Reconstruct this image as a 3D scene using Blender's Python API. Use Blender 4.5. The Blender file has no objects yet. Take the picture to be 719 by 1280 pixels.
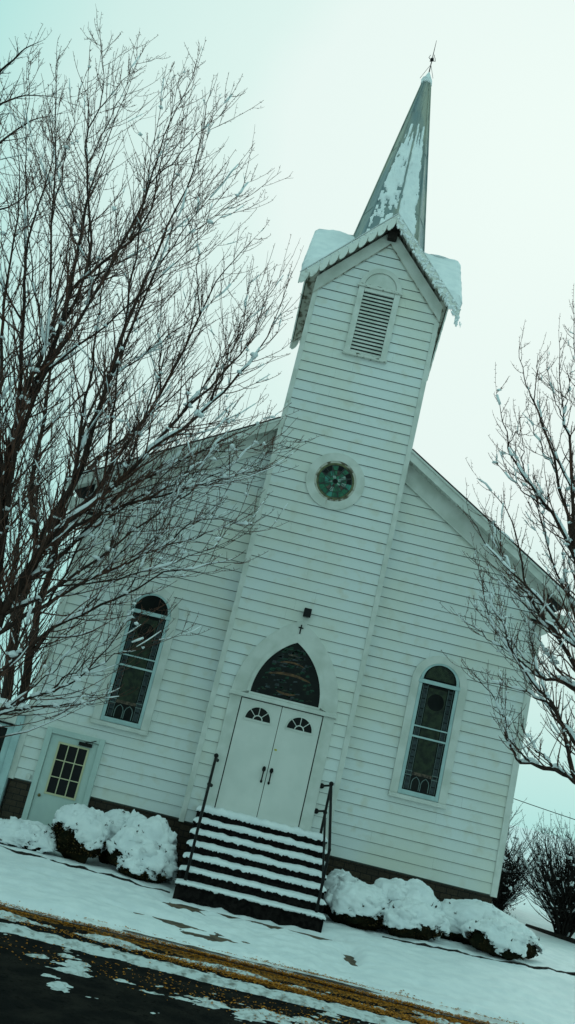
import bpy, bmesh, math, random
from mathutils import Vector, noise
random.seed(7)
SC=bpy.context.scene
COL=SC.collection
PI=math.pi
def N3(x,y,z): return noise.noise(Vector((x,y,z)))
def FB(x,y,z,o=4): return noise.fractal(Vector((x,y,z)),1.0,2.1,o)

# ---------------------------------------------------------------- materials
def mat(name,base,rough=.7,var=None,scale=6,detail=6,bump=0,bscale=40,metal=0,spec=.2,var2=None,stretch=(1,1,1),lo=.4,hi=.62,sss=0):
    m=bpy.data.materials.new(name); m.use_nodes=True
    nt=m.node_tree; n=nt.nodes; l=nt.links; b=n['Principled BSDF']
    b.inputs['Base Color'].default_value=(*base,1); b.inputs['Roughness'].default_value=rough
    b.inputs['Metallic'].default_value=metal; b.inputs['Specular IOR Level'].default_value=spec
    tc=n.new('ShaderNodeTexCoord'); mp=n.new('ShaderNodeMapping'); mp.inputs['Scale'].default_value=stretch
    l.new(tc.outputs['Object'],mp.inputs[0])
    last=None
    if var:
        t=n.new('ShaderNodeTexNoise'); t.inputs['Scale'].default_value=scale; t.inputs['Detail'].default_value=detail
        l.new(mp.outputs[0],t.inputs[0])
        r=n.new('ShaderNodeMapRange'); r.inputs[1].default_value=lo; r.inputs[2].default_value=hi
        l.new(t.outputs[0],r.inputs[0])
        x=n.new('ShaderNodeMix'); x.data_type='RGBA'; x.inputs[6].default_value=(*base,1); x.inputs[7].default_value=(*var,1)
        l.new(r.outputs[0],x.inputs[0]); last=x.outputs[2]
        if var2:
            t2=n.new('ShaderNodeTexNoise'); t2.inputs['Scale'].default_value=scale*5.3; t2.inputs['Detail'].default_value=3
            l.new(mp.outputs[0],t2.inputs[0])
            r2=n.new('ShaderNodeMapRange'); r2.inputs[1].default_value=.55; r2.inputs[2].default_value=.75
            l.new(t2.outputs[0],r2.inputs[0])
            x2=n.new('ShaderNodeMix'); x2.data_type='RGBA'; x2.inputs[7].default_value=(*var2,1)
            l.new(last,x2.inputs[6]); l.new(r2.outputs[0],x2.inputs[0]); last=x2.outputs[2]
        l.new(last,b.inputs['Base Color'])
    if bump:
        t3=n.new('ShaderNodeTexNoise'); t3.inputs['Scale'].default_value=bscale; t3.inputs['Detail'].default_value=5
        l.new(mp.outputs[0],t3.inputs[0])
        bp=n.new('ShaderNodeBump'); bp.inputs['Strength'].default_value=bump; bp.inputs['Distance'].default_value=.02
        l.new(t3.outputs[0],bp.inputs['Height']); l.new(bp.outputs[0],b.inputs['Normal'])
    return m
M={}
M['paint']=mat('white_paint',(.70,.74,.73),.5,var=(.68,.69,.61),scale=.7,bump=.12,bscale=60,var2=(.64,.64,.57),lo=.42,hi=.7)
M['trim']=mat('white_trim_paint',(.66,.67,.63),.5,var=(.55,.57,.52),scale=3,bump=.1,bscale=25)
M['ttrim']=mat('pale_blue_green_sash_paint',(.42,.56,.56),.5,var=(.36,.49,.49),scale=5)
M['oldtrim']=mat('peeling_paint',(.62,.63,.58),.7,var=(.10,.09,.07),scale=9,lo=.56,hi=.64,bump=.3,stretch=(1,1,3))
M['weather']=mat('weathered_wood',(.50,.48,.42),.8,var=(.12,.10,.07),scale=7,lo=.5,hi=.62,bump=.4)
M['lapshade']=mat('siding_lap_shade',(.10,.11,.10),.9)  # dark colour that paints the shadow lines between siding boards
M['barge']=mat('bargeboard_paint',(.72,.73,.69),.6,var=(.42,.41,.36),scale=6,lo=.56,hi=.74,bump=.3)
M['door']=mat('door_paint',(.70,.70,.66),.4,var=(.64,.65,.61),scale=2)
M['sidedoor']=mat('pale_green_door_paint',(.50,.60,.56),.45,var=(.45,.55,.52),scale=3)
M['cream']=mat('cream_muntin',(.55,.52,.33),.5)
M['snow']=mat('snow',(.86,.88,.89),.75,var=(.78,.81,.83),scale=4,bump=.35,bscale=22,spec=.2)
M['roadsnow']=mat('slush',(.62,.66,.66),.6,var=(.22,.22,.20),scale=9,bump=.8,bscale=30,spec=.4,lo=.48,hi=.68)
M['asphalt']=mat('wet_asphalt',(.012,.0115,.011),.85,var=(.024,.021,.018),scale=3.5,bump=.9,bscale=90,spec=.01,var2=(.005,.005,.005))
M['concrete']=mat('worn_concrete',(.15,.105,.07),.8,var=(.07,.05,.035),scale=5,bump=.5,bscale=40)
M['brickdark']=mat('dark_step_masonry',(.016,.013,.012),.9,spec=.05,var=(.006,.005,.005),scale=14,bump=.6,bscale=35)
M['iron']=mat('black_iron',(.006,.006,.006),.5,var=(.012,.010,.009),scale=15,spec=.15)
M['black']=mat('black_plastic',(.008,.008,.009),.6)
M['glass']=mat('dark_window_glass',(.004,.005,.005),.15,spec=.12,var=(.008,.010,.008),scale=5)
M['olive']=mat('olive_stained_glass',(.024,.036,.017),.35,var=(.007,.012,.007),scale=9,bump=.8,bscale=60,spec=.25)
M['bluegl']=mat('grey_blue_stained_glass',(.035,.05,.055),.3,var=(.012,.018,.02),scale=16,spec=.25)
M['green']=mat('green_stained_glass',(.02,.17,.085),.3,var=(.008,.07,.04),scale=12,spec=.3)
M['dkgreen']=mat('dark_green_stained_glass',(.008,.05,.028),.3,var=(.004,.02,.012),scale=12)
M['teal']=mat('teal_stained_glass',(.05,.26,.20),.3,var=(.02,.13,.09),scale=12,spec=.3)
M['palegl']=mat('pale_stained_glass',(.28,.40,.35),.3,var=(.12,.2,.17),scale=20,spec=.3)
M['brown']=mat('brown_stained_glass',(.12,.085,.06),.35,var=(.02,.014,.01),scale=16,spec=.25)
M['amber']=mat('amber_stained_glass',(.13,.062,.022),.35,var=(.05,.022,.009),scale=16,spec=.25)
M['oliveframe']=mat('olive_ring',(.16,.17,.08),.6,var=(.05,.05,.03),scale=8)
M['lead']=mat('lead_came',(.05,.06,.055),.5,metal=.3)
M['leadpale']=mat('pale_came',(.14,.19,.18),.5)
M['brass']=mat('dull_brass',(.16,.12,.05),.4,metal=.6)
M['yellow']=mat('yellow_sticker',(.45,.38,.02),.6)
M['spire']=mat('spire_sheet_metal',(.20,.26,.27),.5,var=(.36,.37,.31),scale=1.4,metal=.25,bump=.25,bscale=12,var2=(.10,.13,.14),stretch=(1.6,1.6,.35),lo=.42,hi=.6)
M['shingle']=mat('dark_shingle',(.03,.03,.032),.85,var=(.055,.05,.047),scale=20,bump=.5)
M['bark']=mat('tree_bark',(.05,.028,.020),.85,var=(.022,.014,.011),scale=12,bump=.7,bscale=50,stretch=(1,1,.3))
M['twig']=mat('reddish_twig',(.12,.052,.034),.7,var=(.05,.026,.019),scale=3)
M['farbark']=mat('far_tree_bark',(.020,.017,.015),.9,spec=.05)
M['needle']=mat('shrub_foliage',(.010,.011,.006),.9,spec=.05,var=(.022,.016,.007),scale=9)
M['deadleaf']=mat('brown_shrub_leaf',(.11,.06,.018),.8,var=(.03,.02,.009),scale=14)
M['litter']=mat('orange_leaf_litter',(.62,.225,.012),.75,var=(.24,.095,.014),scale=25)
M['litterbed']=mat('wet_leaf_mat',(.36,.14,.014),.8,var=(.06,.034,.012),scale=18,bump=.9,bscale=70,lo=.42,hi=.58)
M['timber']=mat('dark_timber',(.028,.022,.018),.85,var=(.012,.01,.009),scale=14,bump=.5)
def stone():
    m=bpy.data.materials.new('foundation_block'); m.use_nodes=True; nt=m.node_tree;n=nt.nodes;l=nt.links;b=n['Principled BSDF']
    tc=n.new('ShaderNodeTexCoord'); sp=n.new('ShaderNodeSeparateXYZ'); cb=n.new('ShaderNodeCombineXYZ')
    l.new(tc.outputs['Object'],sp.inputs[0]); ad=n.new('ShaderNodeMath'); l.new(sp.outputs[0],ad.inputs[0]); l.new(sp.outputs[1],ad.inputs[1])
    l.new(ad.outputs[0],cb.inputs[0]); l.new(sp.outputs[2],cb.inputs[1])
    br=n.new('ShaderNodeTexBrick'); br.inputs['Scale'].default_value=2.2; br.inputs['Color1'].default_value=(.085,.056,.032,1); br.inputs['Color2'].default_value=(.050,.035,.021,1)
    br.inputs['Mortar'].default_value=(.014,.011,.009,1); br.inputs['Mortar Size'].default_value=.018
    l.new(cb.outputs[0],br.inputs[0])
    t=n.new('ShaderNodeTexNoise'); t.inputs['Scale'].default_value=18; t.inputs['Detail'].default_value=6; l.new(tc.outputs['Object'],t.inputs[0])
    x=n.new('ShaderNodeMix'); x.data_type='RGBA'; x.blend_type='MULTIPLY'; x.inputs[0].default_value=.7
    l.new(br.outputs[0],x.inputs[6]); l.new(t.outputs[0],x.inputs[7]); l.new(x.outputs[2],b.inputs['Base Color'])
    bp=n.new('ShaderNodeBump'); bp.inputs['Strength'].default_value=.7; bp.inputs['Distance'].default_value=.03; l.new(t.outputs[0],bp.inputs['Height']); l.new(bp.outputs[0],b.inputs['Normal'])
    b.inputs['Roughness'].default_value=.9
    return m
M['stone']=stone()

# ---------------------------------------------------------------- mesh helper
class MB:
    def __init__(s): s.v=[]; s.f=[]; s.mi=[]; s.cur=0
    def add(s,vs,fs,mi=None):
        o=len(s.v); s.v+= [tuple(v) for v in vs]
        for f in fs: s.f.append(tuple(i+o for i in f)); s.mi.append(s.cur if mi is None else mi)
    def quad(s,a,b,c,d,mi=None): s.add([a,b,c,d],[(0,1,2,3)],mi)
    def box(s,x0,x1,y0,y1,z0,z1):
        s.add([(x0,y0,z0),(x1,y0,z0),(x1,y1,z0),(x0,y1,z0),(x0,y0,z1),(x1,y0,z1),(x1,y1,z1),(x0,y1,z1)],
              [(0,3,2,1),(4,5,6,7),(0,1,5,4),(1,2,6,5),(2,3,7,6),(3,0,4,7)])
    def prism(s,poly,y0,y1):     # poly: (x,z) points, extruded along y (front y0)
        n=len(poly)
        s.add([(x,y0,z) for x,z in poly]+[(x,y1,z) for x,z in poly],
              [tuple(range(n)),tuple(range(2*n-1,n-1,-1))]+[((i+1)%n,i,n+i,n+(i+1)%n) for i in range(n)])
    def strip(s,outer,inner,y0,y1):  # ring segment between two (x,z) polylines, extruded
        n=len(outer)
        vs=[(x,y0,z) for x,z in outer]+[(x,y0,z) for x,z in inner]+[(x,y1,z) for x,z in outer]+[(x,y1,z) for x,z in inner]
        fs=[]
        for i in range(n-1):
            fs+= [(i,i+1,n+i+1,n+i),(2*n+i,3*n+i,3*n+i+1,2*n+i+1),(i,2*n+i,2*n+i+1,i+1),(n+i,n+i+1,3*n+i+1,3*n+i)]
        fs+=[(0,n,3*n,2*n),(n-1,3*n-1,4*n-1,2*n-1)]
        s.add(vs,fs)
    def tube(s,pts,rs,k=6,cap=True):
        pts=[Vector(p) for p in pts]
        if not hasattr(rs,'__len__'): rs=[rs]*len(pts)
        vs=[];fs=[];prev=None
        for i,p in enumerate(pts):
            d=(pts[min(i+1,len(pts)-1)]-pts[max(i-1,0)])
            if d.length<1e-9: d=Vector((0,0,1))
            d.normalize()
            if prev is None:
                a=d.orthogonal().normalized()
            else:
                a=prev-d*prev.dot(d)
                a=a.normalized() if a.length>1e-6 else d.orthogonal().normalized()
            prev=a; b=d.cross(a)
            for j in range(k):
                t=2*PI*j/k; vs.append(p+(a*math.cos(t)+b*math.sin(t))*rs[i])
        for i in range(len(pts)-1):
            for j in range(k): fs.append((i*k+j,i*k+(j+1)%k,(i+1)*k+(j+1)%k,(i+1)*k+j))
        if cap: fs.append(tuple(range(k-1,-1,-1))); fs.append(tuple((len(pts)-1)*k+j for j in range(k)))
        s.add(vs,fs)
    def ball(s,c,r,nu=10,nv=6,sc=(1,1,1),nz=0,seed=0):
        vs=[];fs=[];c=Vector(c)
        for i in range(nv+1):
            ph=PI*i/nv
            for j in range(nu):
                t=2*PI*j/nu; d=Vector((math.sin(ph)*math.cos(t),math.sin(ph)*math.sin(t),math.cos(ph)))
                q=1+nz*N3(d.x*1.7+seed,d.y*1.7,d.z*1.7) if nz else 1
                vs.append(c+Vector((d.x*sc[0],d.y*sc[1],d.z*sc[2]))*r*q)
        for i in range(nv):
            for j in range(nu): fs.append((i*nu+j,(i+1)*nu+j,(i+1)*nu+(j+1)%nu,i*nu+(j+1)%nu))
        s.add(vs,fs)
    def build(s,name,mats,parent=None,smooth=False,fix=True):
        me=bpy.data.meshes.new(name); me.from_pydata(s.v,[],s.f)
        if not isinstance(mats,(list,tuple)): mats=[mats]
        for m in mats: me.materials.append(M[m] if isinstance(m,str) else m)
        if len(mats)>1: me.polygons.foreach_set('material_index',s.mi)
        if fix:
            bm=bmesh.new(); bm.from_mesh(me); bmesh.ops.recalc_face_normals(bm,faces=bm.faces); bm.to_mesh(me); bm.free()
        if smooth: me.polygons.foreach_set('use_smooth',[True]*len(me.polygons))
        me.update()
        o=bpy.data.objects.new(name,me); COL.objects.link(o)
        if parent is not None:
            o.parent=parent
            o.matrix_parent_inverse.identity()
            w=Vector((0,0,0)); p=parent
            while p is not None: w+=p.location; p=p.parent
            if w.length>0:
                for v in me.vertices: v.co-=w
        return o
def tag(o,label=None,cat=None,group=None,kind=None):
    if label:o['label']=label
    if cat:o['category']=cat
    if group:o['group']=group
    if kind:o['kind']=kind
    return o
def empty(name,loc=(0,0,0)):
    o=bpy.data.objects.new(name,None); o.location=loc; o.empty_display_size=.3; COL.objects.link(o); return o
def bevel(o,w=.006,seg=2):
    md=o.modifiers.new('bevel','BEVEL'); md.width=w; md.segments=seg; md.limit_method='ANGLE'; md.angle_limit=math.radians(40)
    return o

# ---------------------------------------------------------------- church
church=empty('church',(0,0,0))
tag(church,'white clapboard church with a square bell tower, pointed steeple and snowy roofs','church')
WY=.35; W=4.86; TW=1.40; PITCH=.2225; PW=.2085
def siding(mb,T,z0,z1,lft,rgt,seed=0,p=PITCH):
    z=z0; rnd=random.Random(seed)
    while z<z1-.02:
        h=min(p,z1-z)
        a0,a1=lft(z),rgt(z); b0,b1=lft(z+h),rgt(z+h)
        if a1-a0>.03:
            # board split in one or two lengths with hair joint, each very slightly off
            L=a1-a0; cuts=[0,1] if L<2 or rnd.random()<.35 else [0,rnd.uniform(.25,.75),1]
            if b1-b0<.05: b0=b1=(b0+b1)/2
            for i in range(len(cuts)-1):
                u0,u1=cuts[i],cuts[i+1]
                g=.0012 if i else 0
                xa0=a0+(a1-a0)*u0+g; xa1=a0+(a1-a0)*u1; xb0=b0+(b1-b0)*u0+g; xb1=b0+(b1-b0)*u1
                o1=.026+rnd.uniform(-.002,.003); o2=o1+rnd.uniform(-.002,.002)
                n=max(2,int((xa1-xa0)/.5)+1); dz=[rnd.uniform(-.0025,.0025) for _ in range(n)]
                for k in range(n-1):
                    s0=k/(n-1); s1=(k+1)/(n-1)
                    p0=(xa0+(xa1-xa0)*s0,z+dz[k]); p1=(xa0+(xa1-xa0)*s1,z+dz[k+1])
                    q0=(xb0+(xb1-xb0)*s0,z+h-.0075); q1=(xb0+(xb1-xb0)*s1,z+h-.0075)
                    mb.add([T(p0[0],p0[1],o1),T(p1[0],p1[1],o1),T(q1[0],q1[1],.008),T(q0[0],q0[1],.008),
                            T(p1[0],p1[1]+.001,-.028),T(p0[0],p0[1]+.001,-.028)],[(0,1,2,3)],0)
                    mb.add([T(p0[0],p0[1],o1),T(p1[0],p1[1],o1),T(p1[0],p1[1]+.001,-.028),T(p0[0],p0[1]+.001,-.028)],[(0,3,2,1)],1)  # board underside coloured dark, painted shade for the lap line
        z+=h
# roof surface of the nave: z = RZ - .6|x|
RZ=10.03; RS=.6
zr=lambda x: RZ-RS*abs(x)
wallmb=MB()
top=lambda x: zr(x)-.30
def rgtN(z): return min(W,max(TW-.05,(RZ-.32-z)/RS))
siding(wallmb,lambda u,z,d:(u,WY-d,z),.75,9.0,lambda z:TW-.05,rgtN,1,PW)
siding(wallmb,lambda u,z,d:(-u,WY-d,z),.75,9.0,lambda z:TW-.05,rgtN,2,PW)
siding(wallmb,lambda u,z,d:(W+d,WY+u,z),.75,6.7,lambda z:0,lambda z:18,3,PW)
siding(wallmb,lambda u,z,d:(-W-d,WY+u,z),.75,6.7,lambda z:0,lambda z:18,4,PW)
wallmb.cur=1  # nave core painted dark so the gaps read as shadow
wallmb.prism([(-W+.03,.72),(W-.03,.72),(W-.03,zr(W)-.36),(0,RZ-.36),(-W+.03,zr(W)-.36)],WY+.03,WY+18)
wallmb.build('wall',['paint','lapshade'],church,fix=False)
tw=MB()
zg=lambda x: 13.98-1.09*abs(x)      # underside line of belfry gable
def wT(z): return min(TW,max(0,(13.93-z)/1.09))
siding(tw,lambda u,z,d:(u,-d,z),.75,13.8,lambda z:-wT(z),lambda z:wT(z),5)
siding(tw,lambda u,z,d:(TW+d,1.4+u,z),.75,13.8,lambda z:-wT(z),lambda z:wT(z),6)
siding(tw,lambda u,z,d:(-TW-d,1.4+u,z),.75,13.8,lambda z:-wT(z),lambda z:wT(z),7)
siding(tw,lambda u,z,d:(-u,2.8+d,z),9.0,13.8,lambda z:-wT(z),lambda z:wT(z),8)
tw.cur=1  # tower core in the same painted shade behind its gaps
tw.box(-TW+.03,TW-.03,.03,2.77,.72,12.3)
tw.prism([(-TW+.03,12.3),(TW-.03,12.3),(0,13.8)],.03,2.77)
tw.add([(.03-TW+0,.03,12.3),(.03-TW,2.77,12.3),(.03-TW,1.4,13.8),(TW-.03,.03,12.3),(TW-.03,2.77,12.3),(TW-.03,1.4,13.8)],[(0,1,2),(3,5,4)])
tw.build('tower_wall',['paint','lapshade'],church,fix=False)
fd=MB(); fd.box(-W+.02,W-.02,WY+.035,WY+18,-.8,.735); fd.box(-TW+.02,TW-.02,.04,WY+.03,-.8,.735)
fd.build('foundation','stone',church)
wt=MB(); wt.box(-4.42,-1.42,WY-.05,WY+.04,.70,.748) ; wt.box(1.42,W+.02,WY-.05,WY+.04,.70,.748)
# corner boards
for x0,x1,z1 in ((-TW-.035,-TW+.07,12.42),(TW-.07,TW+.035,12.42)):
    c=MB(); c.box(x0,x1,-.045,.06,.72,z1); bevel(c.build('corner_board','trim',church),.004)
for sx in (-1,1):
    c=MB(); c.box(min(sx*(W-.09),sx*(W+.04)),max(sx*(W-.09),sx*(W+.04)),WY-.045,WY+.09,.72,6.55); bevel(c.build('corner_board','trim',church),.004)
# nave roof: two slabs, soffit, frieze, rake boards
EX=5.42
for sx in (-1,1):
    r=MB()
    def P(x,y,dz): return (sx*x,y,zr(x)+dz)
    x0=0; y0=0.0; y1=WY+18.4
    for (a,b,y0,y1) in ((TW+.045,EX,0.0,2.88),(0,EX,2.9,WY+18.4)):
        r.add([P(a,y0-.02,0),P(b,y0-.02,0),P(b,y1,0),P(a,y1,0),P(a,y0-.02,-.045),P(b,y0-.02,-.045),P(b,y1,-.045),P(a,y1,-.045)],
              [(0,1,2,3),(4,7,6,5),(0,4,5,1),(1,5,6,2),(2,6,7,3),(3,7,4,0)])
    r.build('roof','shingle',church)
    b=MB(); b.prism([(sx*(TW+.0),zr(TW)-.05),(sx*EX,zr(EX)-.05),(sx*EX,zr(EX)-.27),(sx*(TW+.0),zr(TW)-.27)],-.005,.035)
    bevel(b.build('rake_board','trim',church),.004)
    b=MB(); b.prism([(sx*(TW+.02),zr(TW)-.055),(sx*(EX),zr(EX)-.055),(sx*(EX),zr(EX)-.10),(sx*(TW+.02),zr(TW)-.10)],-.035,-.008)
    b.build('rake_moulding','trim',church)
    # soffit under the overhang, closed with narrow boards
    b=MB(); 
    n=34
    for i in range(n):
        xa=TW+.02+(EX-TW-.05)*i/n; xb=TW+.02+(EX-TW-.05)*(i+.93)/n
        b.prism([(sx*xa,zr(xa)-.21),(sx*xb,zr(xb)-.21),(sx*xb,zr(xb)-.235),(sx*xa,zr(xa)-.235)],.037,WY-.01)
    b.build('soffit','trim',church)
    b=MB(); b.prism([(sx*(TW+.04),zr(TW)-.24),(sx*(W+.02),zr(W)-.24),(sx*(W+.02),zr(W)-.68),(sx*(TW+.04),zr(TW)-.68)],WY-.055,WY-.0)
    b.build('frieze_board','trim',church)
    b=MB(); b.prism([(sx*(TW+.04),zr(TW)-.66),(sx*(W-.1),zr(W-.1)-.66),(sx*(W-.1),zr(W-.1)-.70),(sx*(TW+.04),zr(TW)-.70)],WY-.085,WY-.057)
    b.build('frieze_moulding','trim',church)
    # boxed eave return at the corner and the side eave box
    b=MB(); b.box(min(sx*4.62,sx*5.36),max(sx*4.62,sx*5.36),.05,WY+.05,6.2,6.42); b.box(min(sx*(W+.04),sx*5.36),max(sx*(W+.04),sx*5.36),WY+.06,18.3,6.25,6.45)
    bevel(b.build('eave_return','trim',church),.01)
    b=MB(); b.tube([(sx*4.55,.02,6.17),(sx*4.95,.02,6.15)],.03,8); b.box(min(sx*4.55,sx*4.95),max(sx*4.55,sx*4.95),.03,.12,6.13,6.18)
    b.build('eave_gutter','iron',church)
# thin snow on nave roof
for sx in (-1,1):
    r=MB(); n=30; m=24
    vs=[];fs=[]
    for i in range(n+1):
        x=TW+.05+(EX-.02-TW)*i/n
        for j in range(m+1):
            y=.06+18*(j/m)**1.8
            h=.05+.03*N3(x*2,y*2,sx) if (0<i<n and 0<j<m) else .006
            vs.append((sx*x,y,zr(x)+max(.004,h)))
    for i in range(n):
        for j in range(m): fs.append((i*(m+1)+j,(i+1)*(m+1)+j,(i+1)*(m+1)+j+1,i*(m+1)+j+1))
    r.add(vs,fs); r.build('roof_snow','snow',church,smooth=True)

# ---- belfry cross-gable roof
BR=14.33; BS=1.09; BE=1.77; BC=1.4
bel=MB()
def btri(dirx,diry,off0,off1,ext,mb):
    # one gable (pointing along dir) : two slopes
    for s in (-1,1):
        c=Vector((0,BC,BR)); e=Vector((dirx*ext,BC+diry*ext,BR)); k=Vector((dirx*ext+s*(-diry)*ext,BC+diry*ext+s*dirx*ext,BR-BS*ext))
        t=[p+Vector((0,0,off1)) for p in (c,e,k)]; b=[p+Vector((0,0,off0)) for p in (c,e,k)]
        mb.add(t+b,[(0,1,2),(3,5,4),(0,3,4,1),(1,4,5,2),(2,5,3,0)])
for d in ((0,-1),(0,1),(-1,0),(1,0)): btri(d[0],d[1],-.05,0,BE,bel)
bel.build('belfry_roof','shingle',church)
sf=MB()
for d in ((0,-1),(0,1),(-1,0),(1,0)): btri(d[0],d[1],-.11,-.055,BE-.03,sf)
sf.build('belfry_soffit','weather',church)
def bsnow(dx,dy,th,front,seed):
    mb=MB(); n=22
    for s in (-1,1):
        # slope parametrised by a (along ridge 0..ext) and b (down slope 0..a)
        idx={}; vs=[]; fs=[]
        for i in range(n+1):
            a=(BE+.03)*i/n
            for j in range(n+1):
                b=a*j/n
                edge=min((BE+.03-a)/.12,1); edge=max(edge,0)
                h=th*(1-.28*(1-edge)**2)*(.88+.22*N3(a*2+seed,b*2,s)) + .02*N3(a*9,b*9,seed)
                if i==n: h=th*.55*(1+.4*N3(a*4,b*6,seed))
                if j==n: h*=1.0
                x=dx*a+s*(-dy)*b; y=BC+dy*a+s*dx*b
                idx[(i,j)]=len(vs); vs.append((x,y,BR-BS*b+h))
        for i in range(n):
            for j in range(n): fs.append((idx[i,j],idx[i+1,j],idx[i+1,j+1],idx[i,j+1]))
        # end skirt
        base=len(vs)
        for j in range(n+1):
            b=(BE+.03)*j/n; a=BE
            vs.append((dx*a+s*(-dy)*b,BC+dy*a+s*dx*b,BR-BS*b+.004))
        for j in range(n): fs.append((idx[n,j],base+j,base+j+1,idx[n,j+1]))
        base=len(vs)
        for i in range(n+1):
            a=(BE+.03)*i/n; aa=min(a,BE); vs.append((dx*aa+s*(-dy)*aa,BC+dy*aa+s*dx*aa,BR-BS*aa+.004))
        for i in range(n): fs.append((idx[i,i*0+n],base+i,base+i+1,idx[i+1,n]))
        mb.add(vs,fs)
    mb.build('belfry_snow','snow',church,smooth=True)
bsnow(-1,0,.31,True,3); bsnow(1,0,.31,True,9); bsnow(0,1,.3,True,5)
bsnow(0,-1,.035,True,12)
# scalloped bargeboards
def barge(axis,sgn,icy):
    mb=MB(); L=BE; n=10
    for s in (-1,1):
        pts_top=[];pts_bot=[]
        steps=n*16
        for i in range(steps+1):
            u=L*i/steps
            z=BR-BS*u-.02
            ph=(i%16)/16.0
            sc=.185*math.sqrt(max(0,1-abs(2*ph-1)**2.6))
            if icy and s==1: sc=.10+.07*N3(u*9,2,3)+.05*N3(u*27,1,1)
            pts_top.append((u*s,z)); pts_bot.append((u*s,z-.12-sc))
        vs=[];fs=[];m=steps+1
        dd=.03 if not(icy and s==1) else .05
        for off in (0,dd):
            for lst in (pts_top,pts_bot):
                for k,(u,z) in enumerate(lst):
                    o2=off
                    if icy and s==1 and off==0: o2=-.03*abs(N3(u*14,z*14,1))-.01
                    d=BE+.02-o2 
                    if axis=='y': vs.append((u,BC+sgn*d,z))
                    else: vs.append((sgn*d,BC+u,z))
        for i in range(steps):
            fs+=[(i,i+1,m+i+1,m+i),(2*m+i,3*m+i,3*m+i+1,2*m+i+1),(m+i,m+i+1,3*m+i+1,3*m+i),(i,2*m+i,2*m+i+1,i+1)]
        fs+=[(0,m,3*m,2*m),(m-1,2*m-1,4*m-1,3*m-1)]
        mb.add(vs,fs)
    return mb.build('bargeboard','barge',church,fix=False)
barge('y',-1,True); barge('x',-1,False); barge('x',1,False); barge('y',1,False)
# ice and crusted snow on the right rake
ic=MB(); rnd=random.Random(4)
for i in range(170):
    u=BE*rnd.random()**.8; z=BR-BS*u-rnd.uniform(.02,.30); r=rnd.uniform(.012,.035)
    ic.ball((u,BC-BE-.03-rnd.uniform(0,.02),z),r,6,4,(1.2,.6,1),.5,i)
for i in range(60):
    u=.15+(BE-.05)*rnd.random(); z=BR-BS*u-.24; ic.tube([(u,BC-BE-.03,z),(u+rnd.uniform(-.01,.01),BC-BE-.03,z-rnd.uniform(.04,.13))],[rnd.uniform(.008,.016),.002],5)
for i in range(26):
    u=BE+.01; ic.ball((u-.02+rnd.uniform(-.05,.03),BC-BE-.02+rnd.uniform(-.02,.05),BR-BS*BE-.12-rnd.uniform(0,.26)),rnd.uniform(.012,.04),6,4,(.8,.8,1.3),.6,i)
for i in range(50):
    u=-BE*rnd.random(); z=BR-BS*abs(u)-rnd.uniform(.02,.12); ic.ball((u,BC-BE-.025,z),rnd.uniform(.008,.018),5,4,(1.4,.5,.8),.5,i)
ic.build('icicles','snow',church,smooth=True)
# apex bracket
ap=MB(); ap.prism([(-.13,BR-.33),(.13,BR-.33),(.05,BR-.22),(-.05,BR-.22)],BC-BE+.05,BC-BE+.2); ap.prism([(-.10,BR-.52),(.10,BR-.52),(.12,BR-.33),(-.12,BR-.33)],-.2,-.06)
ap.build('apex_bracket','timber',church)
# belfry frieze along the gable wall + corner soffit edge
for s in (-1,1):
    b=MB(); b.prism([(0,BR-.22),(s*(TW+.03),BR-.22-BS*(TW+.03)),(s*(TW+.03),BR-.62-BS*(TW+.03)+.0),(0,BR-.58)],-.05,-.012)
    b.build('belfry_frieze','trim',church)
    b=MB(); b.prism([(0,BR-.575),(s*(TW+.03),BR-.615-BS*(TW+.03)),(s*(TW+.03),BR-.64-BS*(TW+.03)),(0,BR-.605)],-.065,-.052)
    b.build('frieze_moulding','weather',church)
# ---- spire (octagon, a corner facing front)
sp=MB(); k=8
def sr_(z): return .10+(19.30-z)*.162
zs=[13.2+i*.305 for i in range(21)]
vs=[];fs=[]
for i,z in enumerate(zs):
    for j in range(k):
        t=-PI/2+2*PI*j/k; r=sr_(z); vs.append((r*math.cos(t),BC+r*math.sin(t),z))
for i in range(len(zs)-1):
    for j in range(k): fs.append((i*k+j,i*k+(j+1)%k,(i+1)*k+(j+1)%k,(i+1)*k+j))
sp.add(vs,fs); sp.add([vs[-8+j] for j in range(8)],[tuple(range(8))])
spire=sp.build('spire','spire',church)
rb=MB()
for j in range(k):
    t=-PI/2+2*PI*j/k
    rb.tube([((sr_(z)+.005)*math.cos(t),BC+(sr_(z)+.005)*math.sin(t),z) for z in (13.4,19.3)],.022,5)
    t2=t+PI/8
    for zz in (15.2,17.1):
        a=-PI/2+2*PI*j/k; b2=a+PI/4; r=sr_(zz)+.006
        rb.tube([(r*math.cos(a),BC+r*math.sin(a),zz),(r*math.cos(b2),BC+r*math.sin(b2),zz)],.006,4)
rb.build('ridge_seam','spire',spire)
cap=MB(); cap.tube([(0,BC,19.26),(0,BC,19.34),(0,BC,19.5),(0,BC,19.62)],[.15,.14,.07,.02],10); 
cap.ball((0,BC,19.36),.15,10,6,(1,1,.5),.3); cap.build('cap','snow',spire,smooth=True)
fin=MB(); fin.tube([(0,BC,19.5),(0,BC,20.05),(0,BC,20.62)],[.016,.012,.005],6); fin.ball((0,BC,20.02),.05,8,6)
for j in range(4):
    a=PI/2*j+.4; fin.tube([(0,BC,19.98),(.1*math.cos(a),BC+.1*math.sin(a),20.03),(.07*math.cos(a),BC+.07*math.sin(a),20.12)],.009,4)
for a in (PI+.3,-.9): fin.tube([(.02*math.cos(a),BC+.02*math.sin(a),19.82),(.2*math.cos(a),BC+.2*math.sin(a),19.35)],.006,4)
fin.build('lightning_rod','iron',spire)
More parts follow.
